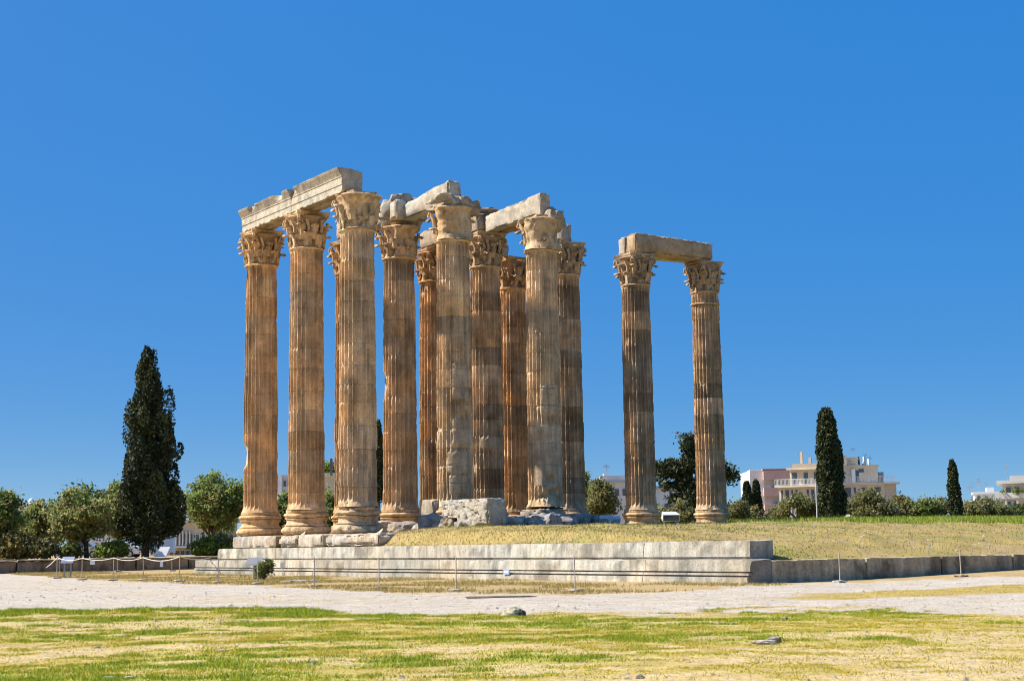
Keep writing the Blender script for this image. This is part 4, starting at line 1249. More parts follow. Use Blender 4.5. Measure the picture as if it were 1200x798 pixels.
# display stand at left, lectern and bush at the steps, small plates
p = on_ground(79, 677)
o = thing('display_stand', 'blue-grey tilted display stand on two legs beside the leftmost rope', 'display stand', p, YAW)
for sx in (-0.16, 0.16):
    MB().box((sx - 0.03, -0.03, 0), (sx + 0.03, 0.03, 0.75), (0.25, 0.25, 0.26)).build('leg', M_METAL, o)
v = np.array([(-0.3, -0.2, 0.72), (0.3, -0.2, 0.72), (0.3, 0.2, 0.98), (-0.3, 0.2, 0.98)])
v = np.concatenate([v, v + np.array([0, 0.02, 0.06])])
MB().add(v, np.array([(0, 3, 2, 1), (4, 5, 6, 7), (0, 1, 5, 4), (1, 2, 6, 5), (2, 3, 7, 6), (3, 0, 4, 7)]), (0.24, 0.28, 0.34)).build('display_board', M_METAL, o)
v = np.array([(-0.25, -0.16, 0.765), (0.03, -0.16, 0.765), (0.03, 0.15, 0.96), (-0.25, 0.15, 0.96)]) + np.array([0, 0, 0.03])
MB().add(v, np.array([(0, 1, 2, 3)]), (0.12, 0.18, 0.3)).build('printed_sheet', M_METAL, o)
p = on_ground(299.5, 679)
o = thing('display_stand', 'grey display board on a flat post left of the small bush by the steps', 'display stand', p, YAW)
MB().box((-0.09, -0.03, 0), (0.09, 0.03, 0.62), (0.36, 0.35, 0.33)).build('post', M_METAL, o)
v = np.array([(-0.36, -0.15, 0.60), (0.28, -0.15, 0.60), (0.28, 0.12, 0.88), (-0.36, 0.12, 0.88)])
v = np.concatenate([v, v + np.array([0, 0.03, 0.05])])
MB().add(v, np.array([(0, 3, 2, 1), (4, 5, 6, 7), (0, 1, 5, 4), (1, 2, 6, 5), (2, 3, 7, 6), (3, 0, 4, 7)]), (0.26, 0.26, 0.265)).build('display_board', M_METAL, o)
p = on_ground(318.5, 678)
o = MB().tube([(0, 0, 0), (0.01, 0, 0.8)], 0.03, 8, (0.3, 0.27, 0.23)).box((-0.04, -0.04, 0.78), (0.04, 0.04, 0.84), (0.3, 0.27, 0.23)).build('stub_post', M_METAL, None, 50)
o.location = tuple(p); tag(o, 'short dark post right of the small bush by the steps', 'post')
pw = on_x(331, 671, -3.0)
o = thing('small_sign', 'little white sign on a stake against the lower step right of the bush', 'sign', (pw[0], pw[1], gz(pw[0], pw[1])), YAW)
MB().tube([(0, 0, 0), (0, 0, 0.5)], 0.015, 6, (0.6, 0.6, 0.58)).build('stake', M_METAL, o)
MB().box((-0.1, -0.012, 0.36), (0.1, 0.012, 0.62), (0.72, 0.72, 0.7)).build('plate', M_METAL, o)
pw = on_x(593.5, 670, -2.96)
o = thing('number_plate', 'small blue and white plate on the lower step below the limestone block', 'sign', (pw[0], pw[1], pw[2]), 0)
MB().box((-0.012, -0.2, -0.09), (0.012, 0.2, 0.09), (0.26, 0.34, 0.48)).build('plate', M_METAL, o)
MB().box((-0.016, -0.14, -0.035), (-0.0125, -0.03, 0.035), (0.78, 0.8, 0.82)).build('plate_mark', M_METAL, o)
MB().box((-0.016, 0.03, -0.035), (-0.0125, 0.14, 0.035), (0.78, 0.8, 0.82)).build('plate_mark', M_METAL, o)

# ------------------------------------------------------------------ floodlights
def floodlight(px, t, yaw, lab, tilt, scale=1.0):
    p = site(px, t, 2.2); z = mz(p[0], p[1])
    o = thing('floodlight', lab, 'floodlight', (p[0], p[1], z), yaw, 'white floodlights in the grass by the isolated pair')
    s = scale
    MB().box((-0.3 * s, -0.25 * s, 0), (0.3 * s, 0.25 * s, 0.06), (0.33, 0.32, 0.31)).build('base_plate', M_METAL, o)
    for sx in (-0.28, 0.28):
        MB().box(((sx - 0.025) * s, -0.03, 0.06), ((sx + 0.025) * s, 0.03, 0.42 * s), (0.5, 0.5, 0.5)).build('bracket', M_METAL, o)
    c, q = math.cos(tilt), math.sin(tilt)
    def hood(lo, hi, name, col, mat):
        m = MB().box(lo, hi, col); v = m.v[0]
        v[v[:, 1] > 0, 0] *= 0.8
        v = np.stack([v[:, 0], c * v[:, 1] - q * v[:, 2], q * v[:, 1] + c * v[:, 2] + 0.46 * s], 1)
        m.v[0] = v
        m.build(name, mat, o)
    hood((-0.42 * s, -0.22 * s, -0.16 * s), (0.42 * s, 0.24 * s, 0.16 * s), 'housing', (0.62, 0.63, 0.64), M_METAL)
    hood((-0.36 * s, -0.235 * s, -0.12 * s), (0.36 * s, -0.222 * s, 0.12 * s), 'lens', (0.1, 0.12, 0.14), M_GLASS)
floodlight(709.5, 90.0, YAW + 2.6, 'white floodlight, the left of two side by side under the olive by the isolated pair', -0.5, 0.95)
floodlight(720.5, 90.5, YAW + 3.4, 'white floodlight, the right of two side by side next to the left isolated column', -0.5, 0.85)
floodlight(785.5, 91.5, YAW + 0.2, 'larger grey-white floodlight standing alone between the isolated pair', 0.35, 1.25)

# ------------------------------------------------------------------ trees
def leaf_quads(P, size, aspect, col, up=0.0, rg=rng):
    n = len(P)
    a = rg.normal(0, 1, (n, 3)); a[:, 2] += up * np.sign(rg.normal(0, 1, n) + 2)
    a /= np.linalg.norm(a, axis=1, keepdims=True)
    b = rg.normal(0, 1, (n, 3)); b -= a * np.sum(a * b, 1, keepdims=True); b /= np.linalg.norm(b, axis=1, keepdims=True)
    s = (size * rg.uniform(0.6, 1.3, n))[:, None]
    v = np.stack([P - a * s * aspect * 0.5, P + b * s * 0.5, P + a * s * aspect * 0.5, P - b * s * 0.5], 1).reshape(-1, 3)
    return v, np.arange(4 * n).reshape(n, 4), np.repeat(col, 4, 0)

def crown_mesh(ells, n_clump, per, csize, lsize, cols, seed, aspect=1.6, up=0.0, shell=0.5, squash=0.8):
    rg = np.random.default_rng(seed)
    vol = np.array([e[3] * e[4] * e[5] for e in ells]) ** 0.8
    k = rg.choice(len(ells), n_clump, p=vol / vol.sum())
    E = np.array(ells)[k]
    d = rg.normal(0, 1, (n_clump, 3)); d /= np.linalg.norm(d, axis=1, keepdims=True)
    r = rg.uniform(0.15, 1, n_clump) ** shell
    C = E[:, :3] + d * r[:, None] * E[:, 3:6]
    kk = vnoise(C * 0.8, seed + 2) + 0.25 * vnoise(C * 2.2, seed + 4) > 0.50
    C = C[kk]; n_clump = len(C)
    cc = np.array(cols)[rg.choice(len(cols), n_clump)] * rg.uniform(0.75, 1.3, (n_clump, 1))
    rad = csize * rg.uniform(0.6, 1.4, n_clump)
    m = rg.poisson(per, n_clump)
    ci = np.repeat(np.arange(n_clump), m)
    P = C[ci] + rg.normal(0, 0.5, (len(ci), 3)) * rad[ci][:, None] * np.array([1, 1, squash])
    col = cc[ci] * rg.uniform(0.7, 1.35, (len(ci), 1))
    col = np.clip(col * (1 + rg.normal(0, 0.06, (len(ci), 3))), 0.004, 0.6)
    return leaf_quads(P, lsize, aspect, col, up, rg), C

def limb(p, q, r0, r1, seed, n=7, wig=0.12):
    rg = np.random.default_rng(seed)
    p, q = np.array(p, float), np.array(q, float)
    L = np.linalg.norm(q - p)
    pts = [p + (q - p) * (i / (n - 1)) + (rg.normal(0, wig * L / 6, 3) if 0 < i < n - 1 else 0) for i in range(n)]
    return pts, np.linspace(r0, r1, n)

OLIVE = [(0.23, 0.225, 0.09), (0.29, 0.28, 0.13), (0.17, 0.175, 0.065), (0.26, 0.225, 0.085)]
GREENT = [(0.15, 0.20, 0.05), (0.21, 0.25, 0.08), (0.105, 0.14, 0.04), (0.22, 0.21, 0.07)]
BRIGHT = [(0.16, 0.24, 0.03), (0.22, 0.27, 0.045), (0.13, 0.18, 0.035)]
DARKG = [(0.050, 0.062, 0.022), (0.075, 0.085, 0.030), (0.033, 0.042, 0.016)]
RUSTG = [(0.21, 0.175, 0.06), (0.17, 0.165, 0.055), (0.24, 0.19, 0.07)]

def broad_tree(name, label, px, t, zb, ytop, wpx, cols, seed, n=260, per=70, cs=0.55, ls=0.17, trunk_h=0.25, lobes=6, group=None, cat='tree', trunk_r=0.16, aspect=1.6):
    rg = np.random.default_rng(seed)
    p = site(px, t, zb); ht = (zat(px, ytop, t) - zb) * 0.9
    wd = wpx / F_PX * t / 2
    o = thing(name, label, cat, p, YAW, group)
    ells = []
    z0 = ht * trunk_h
    for i in range(lobes):
        a = i / lobes * 2 * math.pi + rg.uniform(-0.4, 0.4)
        rr = wd * rg.uniform(0.35, 0.8)
        h = z0 + (ht - z0) * rg.uniform(0.25, 0.62)
        s = wd * rg.uniform(0.22, 0.5)
        ells.append((math.cos(a) * rr, math.sin(a) * rr * 0.8, h, s, s, (ht - z0) * rg.uniform(0.2, 0.3)))
    ells.append((rg.uniform(-0.15, 0.15) * wd, 0, z0 + (ht - z0) * 0.76, wd * 0.5, wd * 0.5, (ht - z0) * 0.25))
    ells.append((rg.uniform(-0.4, 0.4) * wd, 0, z0 + (ht - z0) * 0.45, wd * 0.6, wd * 0.6, (ht - z0) * 0.4))
    (v, f, c), C = crown_mesh(ells, n, per, cs, ls, cols, seed, aspect)
    v[:, 2] = np.maximum(v[:, 2], 0.02)
    MB().add(v, f, c).build('crown', M_LEAF, o)
    mb = MB()
    pts, rad = limb((0, 0, -0.2), (rg.uniform(-0.2, 0.2), 0, z0 + 0.25 * (ht - z0)), trunk_r, trunk_r * 0.6, seed)
    mb.tube(pts, rad, 8, (0.10, 0.08, 0.06))
    for e in ells:
        k = rg.uniform(0.45, 1.0); q = np.array(pts[int(k * 6)])
        pp, rr = limb(q, (e[0], e[1], e[2]), trunk_r * 0.5, trunk_r * 0.12, seed + int(abs(e[0] * 100)))
        mb.tube(pp, rr, 6, (0.10, 0.08, 0.06))
    mb.build('trunk', M_BARK, o, 70)
    return o

def spire_tree(label, px, t, zb, ytop, prof, seed, name='cypress_tree', plumes=120, prad=0.45, per=200, ls=0.14, cols=DARKG, group='cypress trees', loose=0.4):
    """prof: list of (height fraction, half width in metres left, right)"""
    rg = np.random.default_rng(seed)
    p = site(px, t, zb); ht = zat(px, ytop, t) - zb
    o = thing(name, label, 'tree', p, YAW, group)
    pf = np.array(prof)
    P, CC = [], []
    wmax = hw_at(pf).max()
    cnt = tries = 0
    while cnt < plumes:
        u = pf[1, 0] + (0.985 - pf[1, 0]) * ((cnt + rg.uniform(0, 3)) * 0.61803 % 1.0)
        wl, wr = np.interp(u, pf[:, 0], pf[:, 1]), np.interp(u, pf[:, 0], pf[:, 2])
        hw = (wl + wr) / 2
        tries += 1
        if rg.uniform() > 0.25 + 0.75 * hw / wmax and tries % 4: continue
        cnt += 1
        a = rg.uniform(0, 2 * math.pi)
        pr = min(prad * rg.uniform(0.65, 1.35), hw * 0.8 + 0.10)
        rr = max(hw - pr * 0.8, 0) * (rg.uniform(0.9 - 0.25 * loose, 1.08 + 0.22 * loose) if rg.uniform() < 0.8 else rg.uniform(0.1, 0.8))
        ph = pr * rg.uniform(1.5, 2.3)
        c0 = np.array([(wr - wl) / 2 + math.cos(a) * rr, math.sin(a) * rr, min(u * ht, ht - ph * 0.7)])
        m = int(per * (pr / prad) ** 1.6)
        d = rg.normal(0, 1, (m, 3)); d /= np.linalg.norm(d, axis=1, keepdims=True)
        q = d * np.array([pr, pr, ph]) * rg.uniform(0.72, 1.06, (m, 1))
        q[:, :2] *= (1 - 0.35 * q[:, 2:3] / ph)                    # pointed at the top
        q[:, :2] += np.array([math.cos(a), math.sin(a)]) * 0.18 * q[:, 2:3]
        P.append(c0 + q)
        CC.append(np.array(cols)[rg.integers(len(cols))] * rg.uniform(0.75, 1.3) * rg.uniform(0.65, 1.4, (m, 1)))
    tip = np.array([0, 0, ht]) + np.stack([rg.normal(0, 0.06, 60), rg.normal(0, 0.06, 60), -rg.uniform(0, 0.7, 60)], 1)
    P.append(tip); CC.append(np.tile(np.array(cols[0]), (60, 1)))
    v, f, c = leaf_quads(np.concatenate(P), ls, 1.7, np.clip(np.concatenate(CC), 0.003, 0.5), 0.8, rg)
    v[:, 2] = np.maximum(v[:, 2], 0.02)
    MB().add(v, f, c).build('crown', M_NEEDLE, o)
    pts, rd = limb((0, 0, -0.2), (0, 0, ht * 0.93), 0.05 + 0.016 * ht, 0.03, seed, 9, 0.03)
    mb = MB().tube(pts, rd, 8, (0.11, 0.08, 0.06))
    for i in range(14):
        q = rg.uniform(0.1, 0.8); aa = rg.uniform(0, 6.28); hw_ = float(np.interp(q, pf[:, 0], hw_at(pf)))
        pp, rr = limb((0, 0, ht * q * 0.9), (math.cos(aa) * hw_ * 0.7, math.sin(aa) * hw_ * 0.7, ht * (q * 0.9 + 0.07)), 0.05, 0.015, seed + i)
        mb.tube(pp, rr, 5, (0.11, 0.08, 0.06))
    mb.build('trunk', M_BARK, o, 70)
    return o

def hw_at(pf):
    return (pf[:, 1] + pf[:, 2]) / 2

# big cypress at left: outline measured in metres from the trunk
k = 112 / F_PX
spire_tree('tall dark cypress with a bare trunk foot, left of the columns', 170, 112, 0.72, 409,
           [(0.0, 0.0, 0.0), (0.12, 20 * k, 26 * k), (0.13, 22 * k, 30 * k), (0.2, 30 * k, 44 * k), (0.28, 31 * k, 42 * k), (0.42, 29 * k, 36 * k), (0.55, 25 * k, 35 * k), (0.66, 25 * k, 33 * k), (0.72, 20 * k, 30 * k), (0.77, 14 * k, 25 * k), (0.81, 13 * k, 16 * k), (0.85, 13 * k, 13 * k), (0.93, 11 * k, 9 * k), (0.98, 6 * k, 5 * k), (1.0, 1 * k, 1 * k)],
           701, plumes=138, prad=0.56, per=280, ls=0.15, loose=1.0)
k = 0.88 * 106 / F_PX
spire_tree('dense columnar cypress in front of the cream apartment block', 975.5, 106, 2.35, 480,
           [(0, 13 * k, 15 * k), (0.05, 17 * k, 19 * k), (0.3, 17.5 * k, 18 * k), (0.5, 17 * k, 16.5 * k), (0.7, 16 * k, 13 * k), (0.85, 13.5 * k, 9 * k), (0.94, 11 * k, 6 * k), (1.0, 6 * k, 1 * k)], 702, plumes=210, prad=0.32, per=170, ls=0.12, loose=0.35)
k = 0.84 * 108 / F_PX
spire_tree('slim small cypress with a side twig near the right edge', 1119.5, 108, 2.3, 540,
           [(0, 7 * k, 9 * k), (0.1, 9 * k, 11 * k), (0.35, 8.5 * k, 9.5 * k), (0.6, 7.5 * k, 8 * k), (0.8, 5.5 * k, 6 * k), (0.93, 3 * k, 3 * k), (1, 0.5 * k, 0.5 * k)], 703, plumes=60, prad=0.26, per=130, ls=0.12, loose=0.7)
k = 128 / F_PX
spire_tree('left and shorter of two young cypresses by the pink building', 877.5, 128, 2.2, 566, [(0, 9 * k, 9 * k), (0.3, 9 * k, 9 * k), (0.7, 6 * k, 5 * k), (0.9, 3 * k, 2.5 * k), (1, 0.4, 0.2)], 704, plumes=55, prad=0.3, per=110, ls=0.15, group='pair of young cypresses')
spire_tree('right-hand of two young cypresses, next to the white wall of the pink building', 888, 128.5, 2.2, 564, [(0, 9 * k, 8 * k), (0.3, 8 * k, 7 * k), (0.7, 5 * k, 5 * k), (0.9, 2.5 * k, 2.5 * k), (1, 0.2, 0.2)], 705, plumes=55, prad=0.3, per=110, ls=0.15, group='pair of young cypresses')
k = 130 / F_PX
spire_tree('dark cypress showing as a strip between the third and fourth columns', 443.5, 130, 1.5, 494, [(0, 9 * k, 9 * k), (0.4, 10 * k, 10 * k), (0.8, 6 * k, 6 * k), (0.95, 3 * k, 3 * k), (1, 0.2, 0.2)], 706, plumes=90, prad=0.4, per=150, ls=0.16)

# spreading conifer behind the right isolated column
def conifer(label, px, t, zb, ytop, branches, seed):
    rg = np.random.default_rng(seed)
    p = site(px, t, zb); ht = zat(px, ytop, t) - zb
    o = thing('pine_tree', label, 'tree', p, YAW)
    mb = MB()
    pts, rd = limb((0, 0, -0.2), (0, 0, ht * 0.97), 0.28, 0.04, seed, 9, 0.04)
    mb.tube(pts, rd, 8, (0.09, 0.07, 0.055))
    PP, CC = [], []
    for (dx, z0, z1, dy) in branches:
        pp = [np.array([dx * u, dy * u, z0 + (z1 - z0) * u + 0.35 * math.sin(math.pi * u)]) for u in np.linspace(0, 1, 7)]
        mb.tube(pp, np.linspace(0.09, 0.02, 7), 5, (0.09, 0.07, 0.055))
        L = math.hypot(dx, dy)
        for j in range(int(5 + 6 * L)):
            u = rg.uniform(0.25, 1.03); q = pp[min(6, int(u * 6))]
            c0 = q + rg.normal(0, 0.22, 3) + np.array([0, 0, -0.05])
            m = rg.poisson(30)
            PP.append(c0 + rg.normal(0, 0.20, (m, 3)) * np.array([1.2, 1.2, 0.8]))
            CC.append(np.array(DARKG)[rg.integers(3)] * rg.uniform(0.7, 1.5) * rg.uniform(0.7, 1.3, (m, 1)))
    v, f, c = leaf_quads(np.concatenate(PP), 0.17, 1.8, np.concatenate(CC), 0.2, rg)
    MB().add(v, f, c).build('crown', M_NEEDLE, o)
    mb.build('trunk', M_BARK, o, 70)
br = []
rg_ = np.random.default_rng(3)
for i in range(20):
    u = rg_.uniform(0.06, 0.97); z0 = 7.2 * u
    L = (1 - u) * 1.7 + 0.3
    a = rg_.uniform(0, 6.28)
    br.append((math.cos(a) * L * rg_.uniform(0.6, 1.1), z0, z0 + rg_.uniform(-0.5, 0.4), math.sin(a) * L * 0.9))
br += [(-2.4, 3.9, 4.3, 0.2), (-2.2, 3.3, 3.2, -0.2), (-2.7, 4.4, 4.9, -0.1), (2.9, 4.9, 4.6, 0.2), (-2.9, 4.6, 4.9, 0.2), (-2.6, 4.4, 4.6, -0.4), (-2.0, 4.2, 4.5, 0.4), (3.4, 4.6, 4.0, 0.0), (3.7, 4.8, 3.9, 0.3), (3.0, 4.5, 4.35, -0.3), (2.6, 1.9, 1.6, 0.3), (3.4, 2.0, 0.9, 0), (3.2, 1.7, 0.8, 0.3), (2.7, 1.7, 0.6, -0.2), (-1.6, 2.5, 2.2, 0), (-1.8, 1.6, 1.5, 0.3)]
conifer('dark conifer with drooping branches behind the right isolated column', 812, 122, 2.2, 507, br, 711)

OG = 'olive trees along the right horizon'
for (px, t, yt, wp, lab, sd, cols) in [
    (706, 112, 556, 46, 'rounded olive tree left of the isolated pair', 721, OLIVE),
    (789, 110, 584, 40, 'low olive bush between the isolated pair', 722, OLIVE),
    (868, 110, 583, 34, 'olive bush under the two young cypresses', 723, OLIVE),
    (900, 112, 588, 34, 'small olive bush in front of the pink building', 724, OLIVE),
    (936, 109, 576, 50, 'feathery olive tree left of the columnar cypress', 725, OLIVE),
    (1019, 110, 571, 62, 'widest olive tree, right of the columnar cypress', 726, OLIVE),
    (1056, 112, 580, 40, 'olive tree just past the right corner of the cream block', 727, RUSTG + OLIVE),
    (1085, 111, 582, 40, 'greener olive tree left of the slim small cypress', 728, GREENT),
    (1103, 113, 584, 30, 'narrow olive tree touching the slim small cypress on its left', 729, OLIVE),
    (1152, 110, 583, 56, 'broad olive tree right of the slim small cypress', 730, OLIVE),
    (1190, 111, 592, 40, 'olive tree at the right edge under the white houses', 731, GREENT)]:
    broad_tree('olive_tree', lab, px, t, 2.3, yt, wp * 1.12, cols, sd, n=int(4.2 * wp), per=60, cs=0.36, ls=0.13, trunk_h=0.12, group=OG, trunk_r=0.1)
broad_tree('olive_tree', 'olive bush peeping left of the right isolated column foot', 765, 114, 2.2, 592, 26, OLIVE, 732, n=100, per=70, cs=0.34, ls=0.13, trunk_h=0.1, group=OG, trunk_r=0.08)

LGp = 'leafy trees behind the garden wall'
for (px, t, yt, wp, lab, sd, cols, n_, th) in [
    (-6, 108, 560, 62, 'green tree cut by the left edge', 741, GREENT, 420, 0.2),
    (52, 116, 583, 66, 'rust-tinged tree second from the left edge', 742, RUSTG + GREENT[:2], 360, 0.15),
    (101, 109, 560, 88, 'spreading tree with a forked dark trunk left of the big cypress', 743, GREENT + OLIVE, 560, 0.22),
    (138, 113, 555, 56, 'grey-green tree touching the big cypress on its left', 744, OLIVE + GREENT, 330, 0.2),
    (248, 118, 543, 82, 'round green tree between the big cypress and the first column', 745, GREENT, 520, 0.22)]:
    broad_tree('leafy_tree', lab, px, t, 0.75, yt, wp * 1.08, [tuple(1.3 * q for q in c_) for c_ in cols], sd, n=int(n_ * 0.8), per=48, cs=0.52, ls=0.165, trunk_h=th, lobes=7, group=LGp, trunk_r=0.2)
SG = 'shrubs behind the garden wall'
for (px, t, yt, wp, lab, sd, cols) in [
    (12, 106.5, 622, 44, 'rusty shrub at the foot of the leftmost tree', 751, RUSTG),
    (45, 107, 628, 44, 'olive-brown shrub left of the spreading tree', 752, RUSTG + OLIVE),
    (75, 107.5, 630, 36, 'dark shrub below the spreading tree', 753, GREENT),
    (132, 107, 634, 40, 'yellow-green shrub between the forked trunk and the cypress', 754, BRIGHT),
    (243, 111, 632, 40, 'bright green shrub left of the first column', 755, BRIGHT),
    (268, 112, 618, 40, 'green shrub against the base of the first column', 756, GREENT)]:
    broad_tree('leafy_shrub', lab, px, t, 0.75, yt, wp, cols, sd, n=110, per=80, cs=0.4, ls=0.15, trunk_h=0.05, group=SG, cat='shrub', trunk_r=0.06)
for (px, t, yt, wp, lab, sd, cols) in [
    (332, 122, 572, 34, 'green bush seen between the first and second columns', 757, GREENT),
    (386, 124, 568, 34, 'green bush seen between the second and third columns', 758, GREENT),
    (686, 150, 544, 20, 'bright tree top peeping out right of the main group', 759, BRIGHT)]:
    broad_tree('leafy_shrub', lab, px, t, 1.2, yt, wp, cols, sd, n=170, per=80, cs=0.45, ls=0.16, trunk_h=0.1, cat='shrub', group='greenery seen between the columns', trunk_r=0.1)
p = on_ground(310, 679)
o = thing('small_bush', 'small dark green bush on the dry strip before the steps', 'bush', p, YAW)
(v, f, c), _ = crown_mesh([(0, 0, 0.45, 0.3, 0.25, 0.3), (0.18, 0, 0.62, 0.2, 0.2, 0.2), (-0.12, 0, 0.2, 0.15, 0.12, 0.18)], 60, 40, 0.17, 0.06, GREENT + DARKG[1:2], 761, 1.6)
v[:, 2] = np.maximum(v[:, 2], 0.01)
MB().add(v, f, c).build('crown', M_LEAF, o)
mb = MB()
for i in range(5):
    pp, rr = limb((0, 0, 0), (random.uniform(-0.3, 0.3), random.uniform(-0.2, 0.2), 0.6), 0.02, 0.006, 762 + i)
    mb.tube(pp, rr, 5, (0.12, 0.09, 0.06))
mb.build('trunk', M_BARK, o)

# ------------------------------------------------------------------ buildings
class Bld:
    """building in a local frame: x along the facade (viewer's right), y away, z up; origin at px, depth t"""
    def __init__(s, label, px, t, yaw=0.0, name='apartment_building', group=None):
        s.p = site(px, t, 0.0); s.t = t
        s.o = thing(name, label, 'building', (s.p[0], s.p[1], 0), YAW + yaw, group)
        s.px0 = px
    def x(s, px): return (px - s.px0) / F_PX * s.t
    def z(s, px, py): return zat(px, py, s.t)
    def part(s, name, lo, hi, col, mat=None, parent=None):
        return MB().box(lo, hi, col).build(name, mat or M_PLASTER, parent or s.o)
    def window(s, x0, x1, z0, z1, y=0.0, frame=(0.6, 0.58, 0.54), shut=False):
        f = s.part('window', (x0 - 0.08, y - 0.07, z0 - 0.08), (x1 + 0.08, y + 0.02, z1 + 0.08), frame)
        s.part('pane', (x0, y - 0.085, z0), (x1, y - 0.072, z1), (0.4, 0.4, 0.42) if shut else (1, 1, 1), M_PLASTER if shut else M_GLASS, f)
    def railing(s, x0, x1, y, z, h=0.95, col=(0.7, 0.69, 0.66), solid=False, n=None):
        mb = MB()
        if solid:
            mb.box((x0, y - 0.05, z), (x1, y + 0.05, z + h), col)
        else:
            mb.box((x0, y - 0.04, z + h - 0.07), (x1, y + 0.04, z + h), col)
            mb.box((x0, y - 0.03, z + 0.08), (x1, y + 0.03, z + 0.14), col)
            k = n or max(3, int((x1 - x0) / 0.22))
            for i in range(k + 1):
                q = x0 + (x1 - x0) * i / k
                mb.box((q - 0.025, y - 0.025, z + 0.14), (q + 0.025, y + 0.025, z + h - 0.07), col)
        mb.build('railing', M_METAL, s.o)
    def antenna(s, x, y, z, h, bars=3):
        mb = MB().tube([(x, y, z), (x, y, z + h)], 0.035, 5, (0.3, 0.3, 0.3))
        for i in range(bars):
            mb.box((x - 0.5 + 0.1 * i, y - 0.02, z + h * (0.7 + 0.1 * i)), (x + 0.5 - 0.1 * i, y + 0.02, z + h * (0.7 + 0.1 * i) + 0.04), (0.3, 0.3, 0.3))
        mb.build('antenna', M_METAL, s.o)

CRM = (0.58, 0.52, 0.42)
# cream apartment block
b = Bld('cream apartment block with terraces and roof clutter behind the columnar cypress', 985, 255)
X, Z = b.x, lambda y: b.z(1010, y)
zs_, zr_, zp_ = Z(565.5), Z(546), Z(532)
b.part('wall', (X(958), 0, -1), (X(1053), 12, zs_ - 0.3), CRM)
b.part('terrace_slab', (X(956), -0.9, zs_ - 0.3), (X(1056), 12.3, zs_), (0.6, 0.55, 0.46))
b.part('upper_wall', (X(958), 1.6, zs_), (X(1035), 11, zr_), (0.60, 0.53, 0.41))
b.part('roof_slab', (X(957), 1.2, zr_), (X(1036), 11.3, zr_ + 0.22), (0.6, 0.53, 0.41))
b.part('penthouse', (X(984), 3, zr_ + 0.22), (X(1001), 9, zp_), (0.60, 0.53, 0.41))
b.part('penthouse', (X(1001.5), 3.6, zr_ + 0.22), (X(1015), 9, zp_ - 0.3), (0.57, 0.48, 0.34))
b.part('water_tank', (X(989.5), 4, zp_), (X(998), 6, zp_ + 0.8), (0.03, 0.11, 0.10), M_METAL)
b.part('side_room', (X(1035.5), 3, zs_), (X(1044), 8, zs_ + 1.8), (0.33, 0.32, 0.3))
b.railing(X(957), X(1050), -0.8, zs_, 1.0)
for (x0, x1) in ((986, 988.5), (993.5, 997)): b.window(X(x0), X(x1), zr_ + 0.6, zp_ - 0.5, 3.0)
b.window(X(1004), X(1006.5), zr_ + 0.9, zp_ - 0.9, 3.6)
for (x0, x1) in ((962, 966), (970, 975), (991, 995), (1008.5, 1012.5)): b.window(X(x0), X(x1), zs_ + 0.1, zs_ + 2.1, 1.6)
b.part('white_arch', (X(1003.5), 1.3, zs_), (X(1007.5), 1.55, zs_ + 2.3), (0.72, 0.72, 0.7))
b.window(X(1013), X(1018), zr_ - 0.9, zr_ - 0.45, 1.6, (0.2, 0.2, 0.2))
for r_ in range(3):
    z1 = zs_ - 0.75 - 3.0 * r_
    for (x0, x1) in ((962, 967), (972, 977), (993, 1000), (1003, 1006), (1012, 1019), (1029, 1035)):
        b.window(X(x0), X(x1), z1 - 1.7, z1, 0.0, (0.55, 0.56, 0.6))
b.part('pale_panel', (X(1040), -0.06, 1), (X(1052.5), -0.003, zs_ - 0.35), (0.48, 0.42, 0.34))
for i in range(9):
    b.part('roof_unit', (X(1016 + i * 2.1), 4 + (i % 3), zr_ + 0.22), (X(1017.3 + i * 2.1), 5 + (i % 3), zr_ + 0.5 + 0.45 * ((i * 7) % 4)), [(0.5, 0.5, 0.5), (0.1, 0.1, 0.12), (0.6, 0.58, 0.5)][i % 3])
b.antenna(X(1012), 5, zp_, 1.4); b.antenna(X(1028), 6, zr_, 2.6); b.antenna(X(1033), 6, zr_, 2.0)
# its curved left wing
b2 = Bld('cream wing with white balcony rails left of the columnar cypress', 937, 252, -0.42)
X2 = lambda px: (px - 937) / F_PX * 252 / math.cos(0.42)
Z2 = lambda y: b2.z(937, y)
zs2, zr2 = Z2(568.5), Z2(550)
b2.part('wall', (X2(917), 0, -1), (X2(960), 10, zs2 - 0.3), (0.55, 0.49, 0.39))
b2.part('terrace_slab', (X2(914), -1.0, zs2 - 0.3), (X2(960), 10.2, zs2), (0.62, 0.56, 0.47))
b2.part('upper_wall', (X2(927), 1.5, zs2), (X2(960), 9, zr2), (0.58, 0.49, 0.35))
b2.part('roof_slab', (X2(925), 0.3, zr2), (X2(960), 9.3, zr2 + 0.3), (0.62, 0.55, 0.43))
b2.part('roof_parapet', (X2(929), 2, zr2 + 0.3), (X2(960), 8, zr2 + 1.0), (0.42, 0.34, 0.25))
b2.part('chimney', (X2(936.5), 3, zr2 + 1.0), (X2(939), 3.5, zr2 + 3.0), (0.6, 0.5, 0.4))
b2.part('chimney', (X2(945.5), 3, zr2 + 1.0), (X2(948.5), 3.5, zr2 + 2.0), (0.45, 0.42, 0.36))
b2.railing(X2(914.5), X2(960), -0.9, zs2, 1.0, (0.75, 0.74, 0.71))
for (x0, x1) in ((929, 935), (942, 947), (953, 957)): b2.window(X2(x0), X2(x1), zs2 + 0.1, zs2 + 2.1, 1.5)
for r_ in range(3):
    for (x0, x1) in ((919.5, 921.5), (924, 928), (930.5, 932.5), (935, 937.5), (947, 949.5), (952, 955.5)):
        b2.window(X2(x0), X2(x1), zs2 - 0.7 - 3 * r_ - 1.9, zs2 - 0.7 - 3 * r_, 0.0)
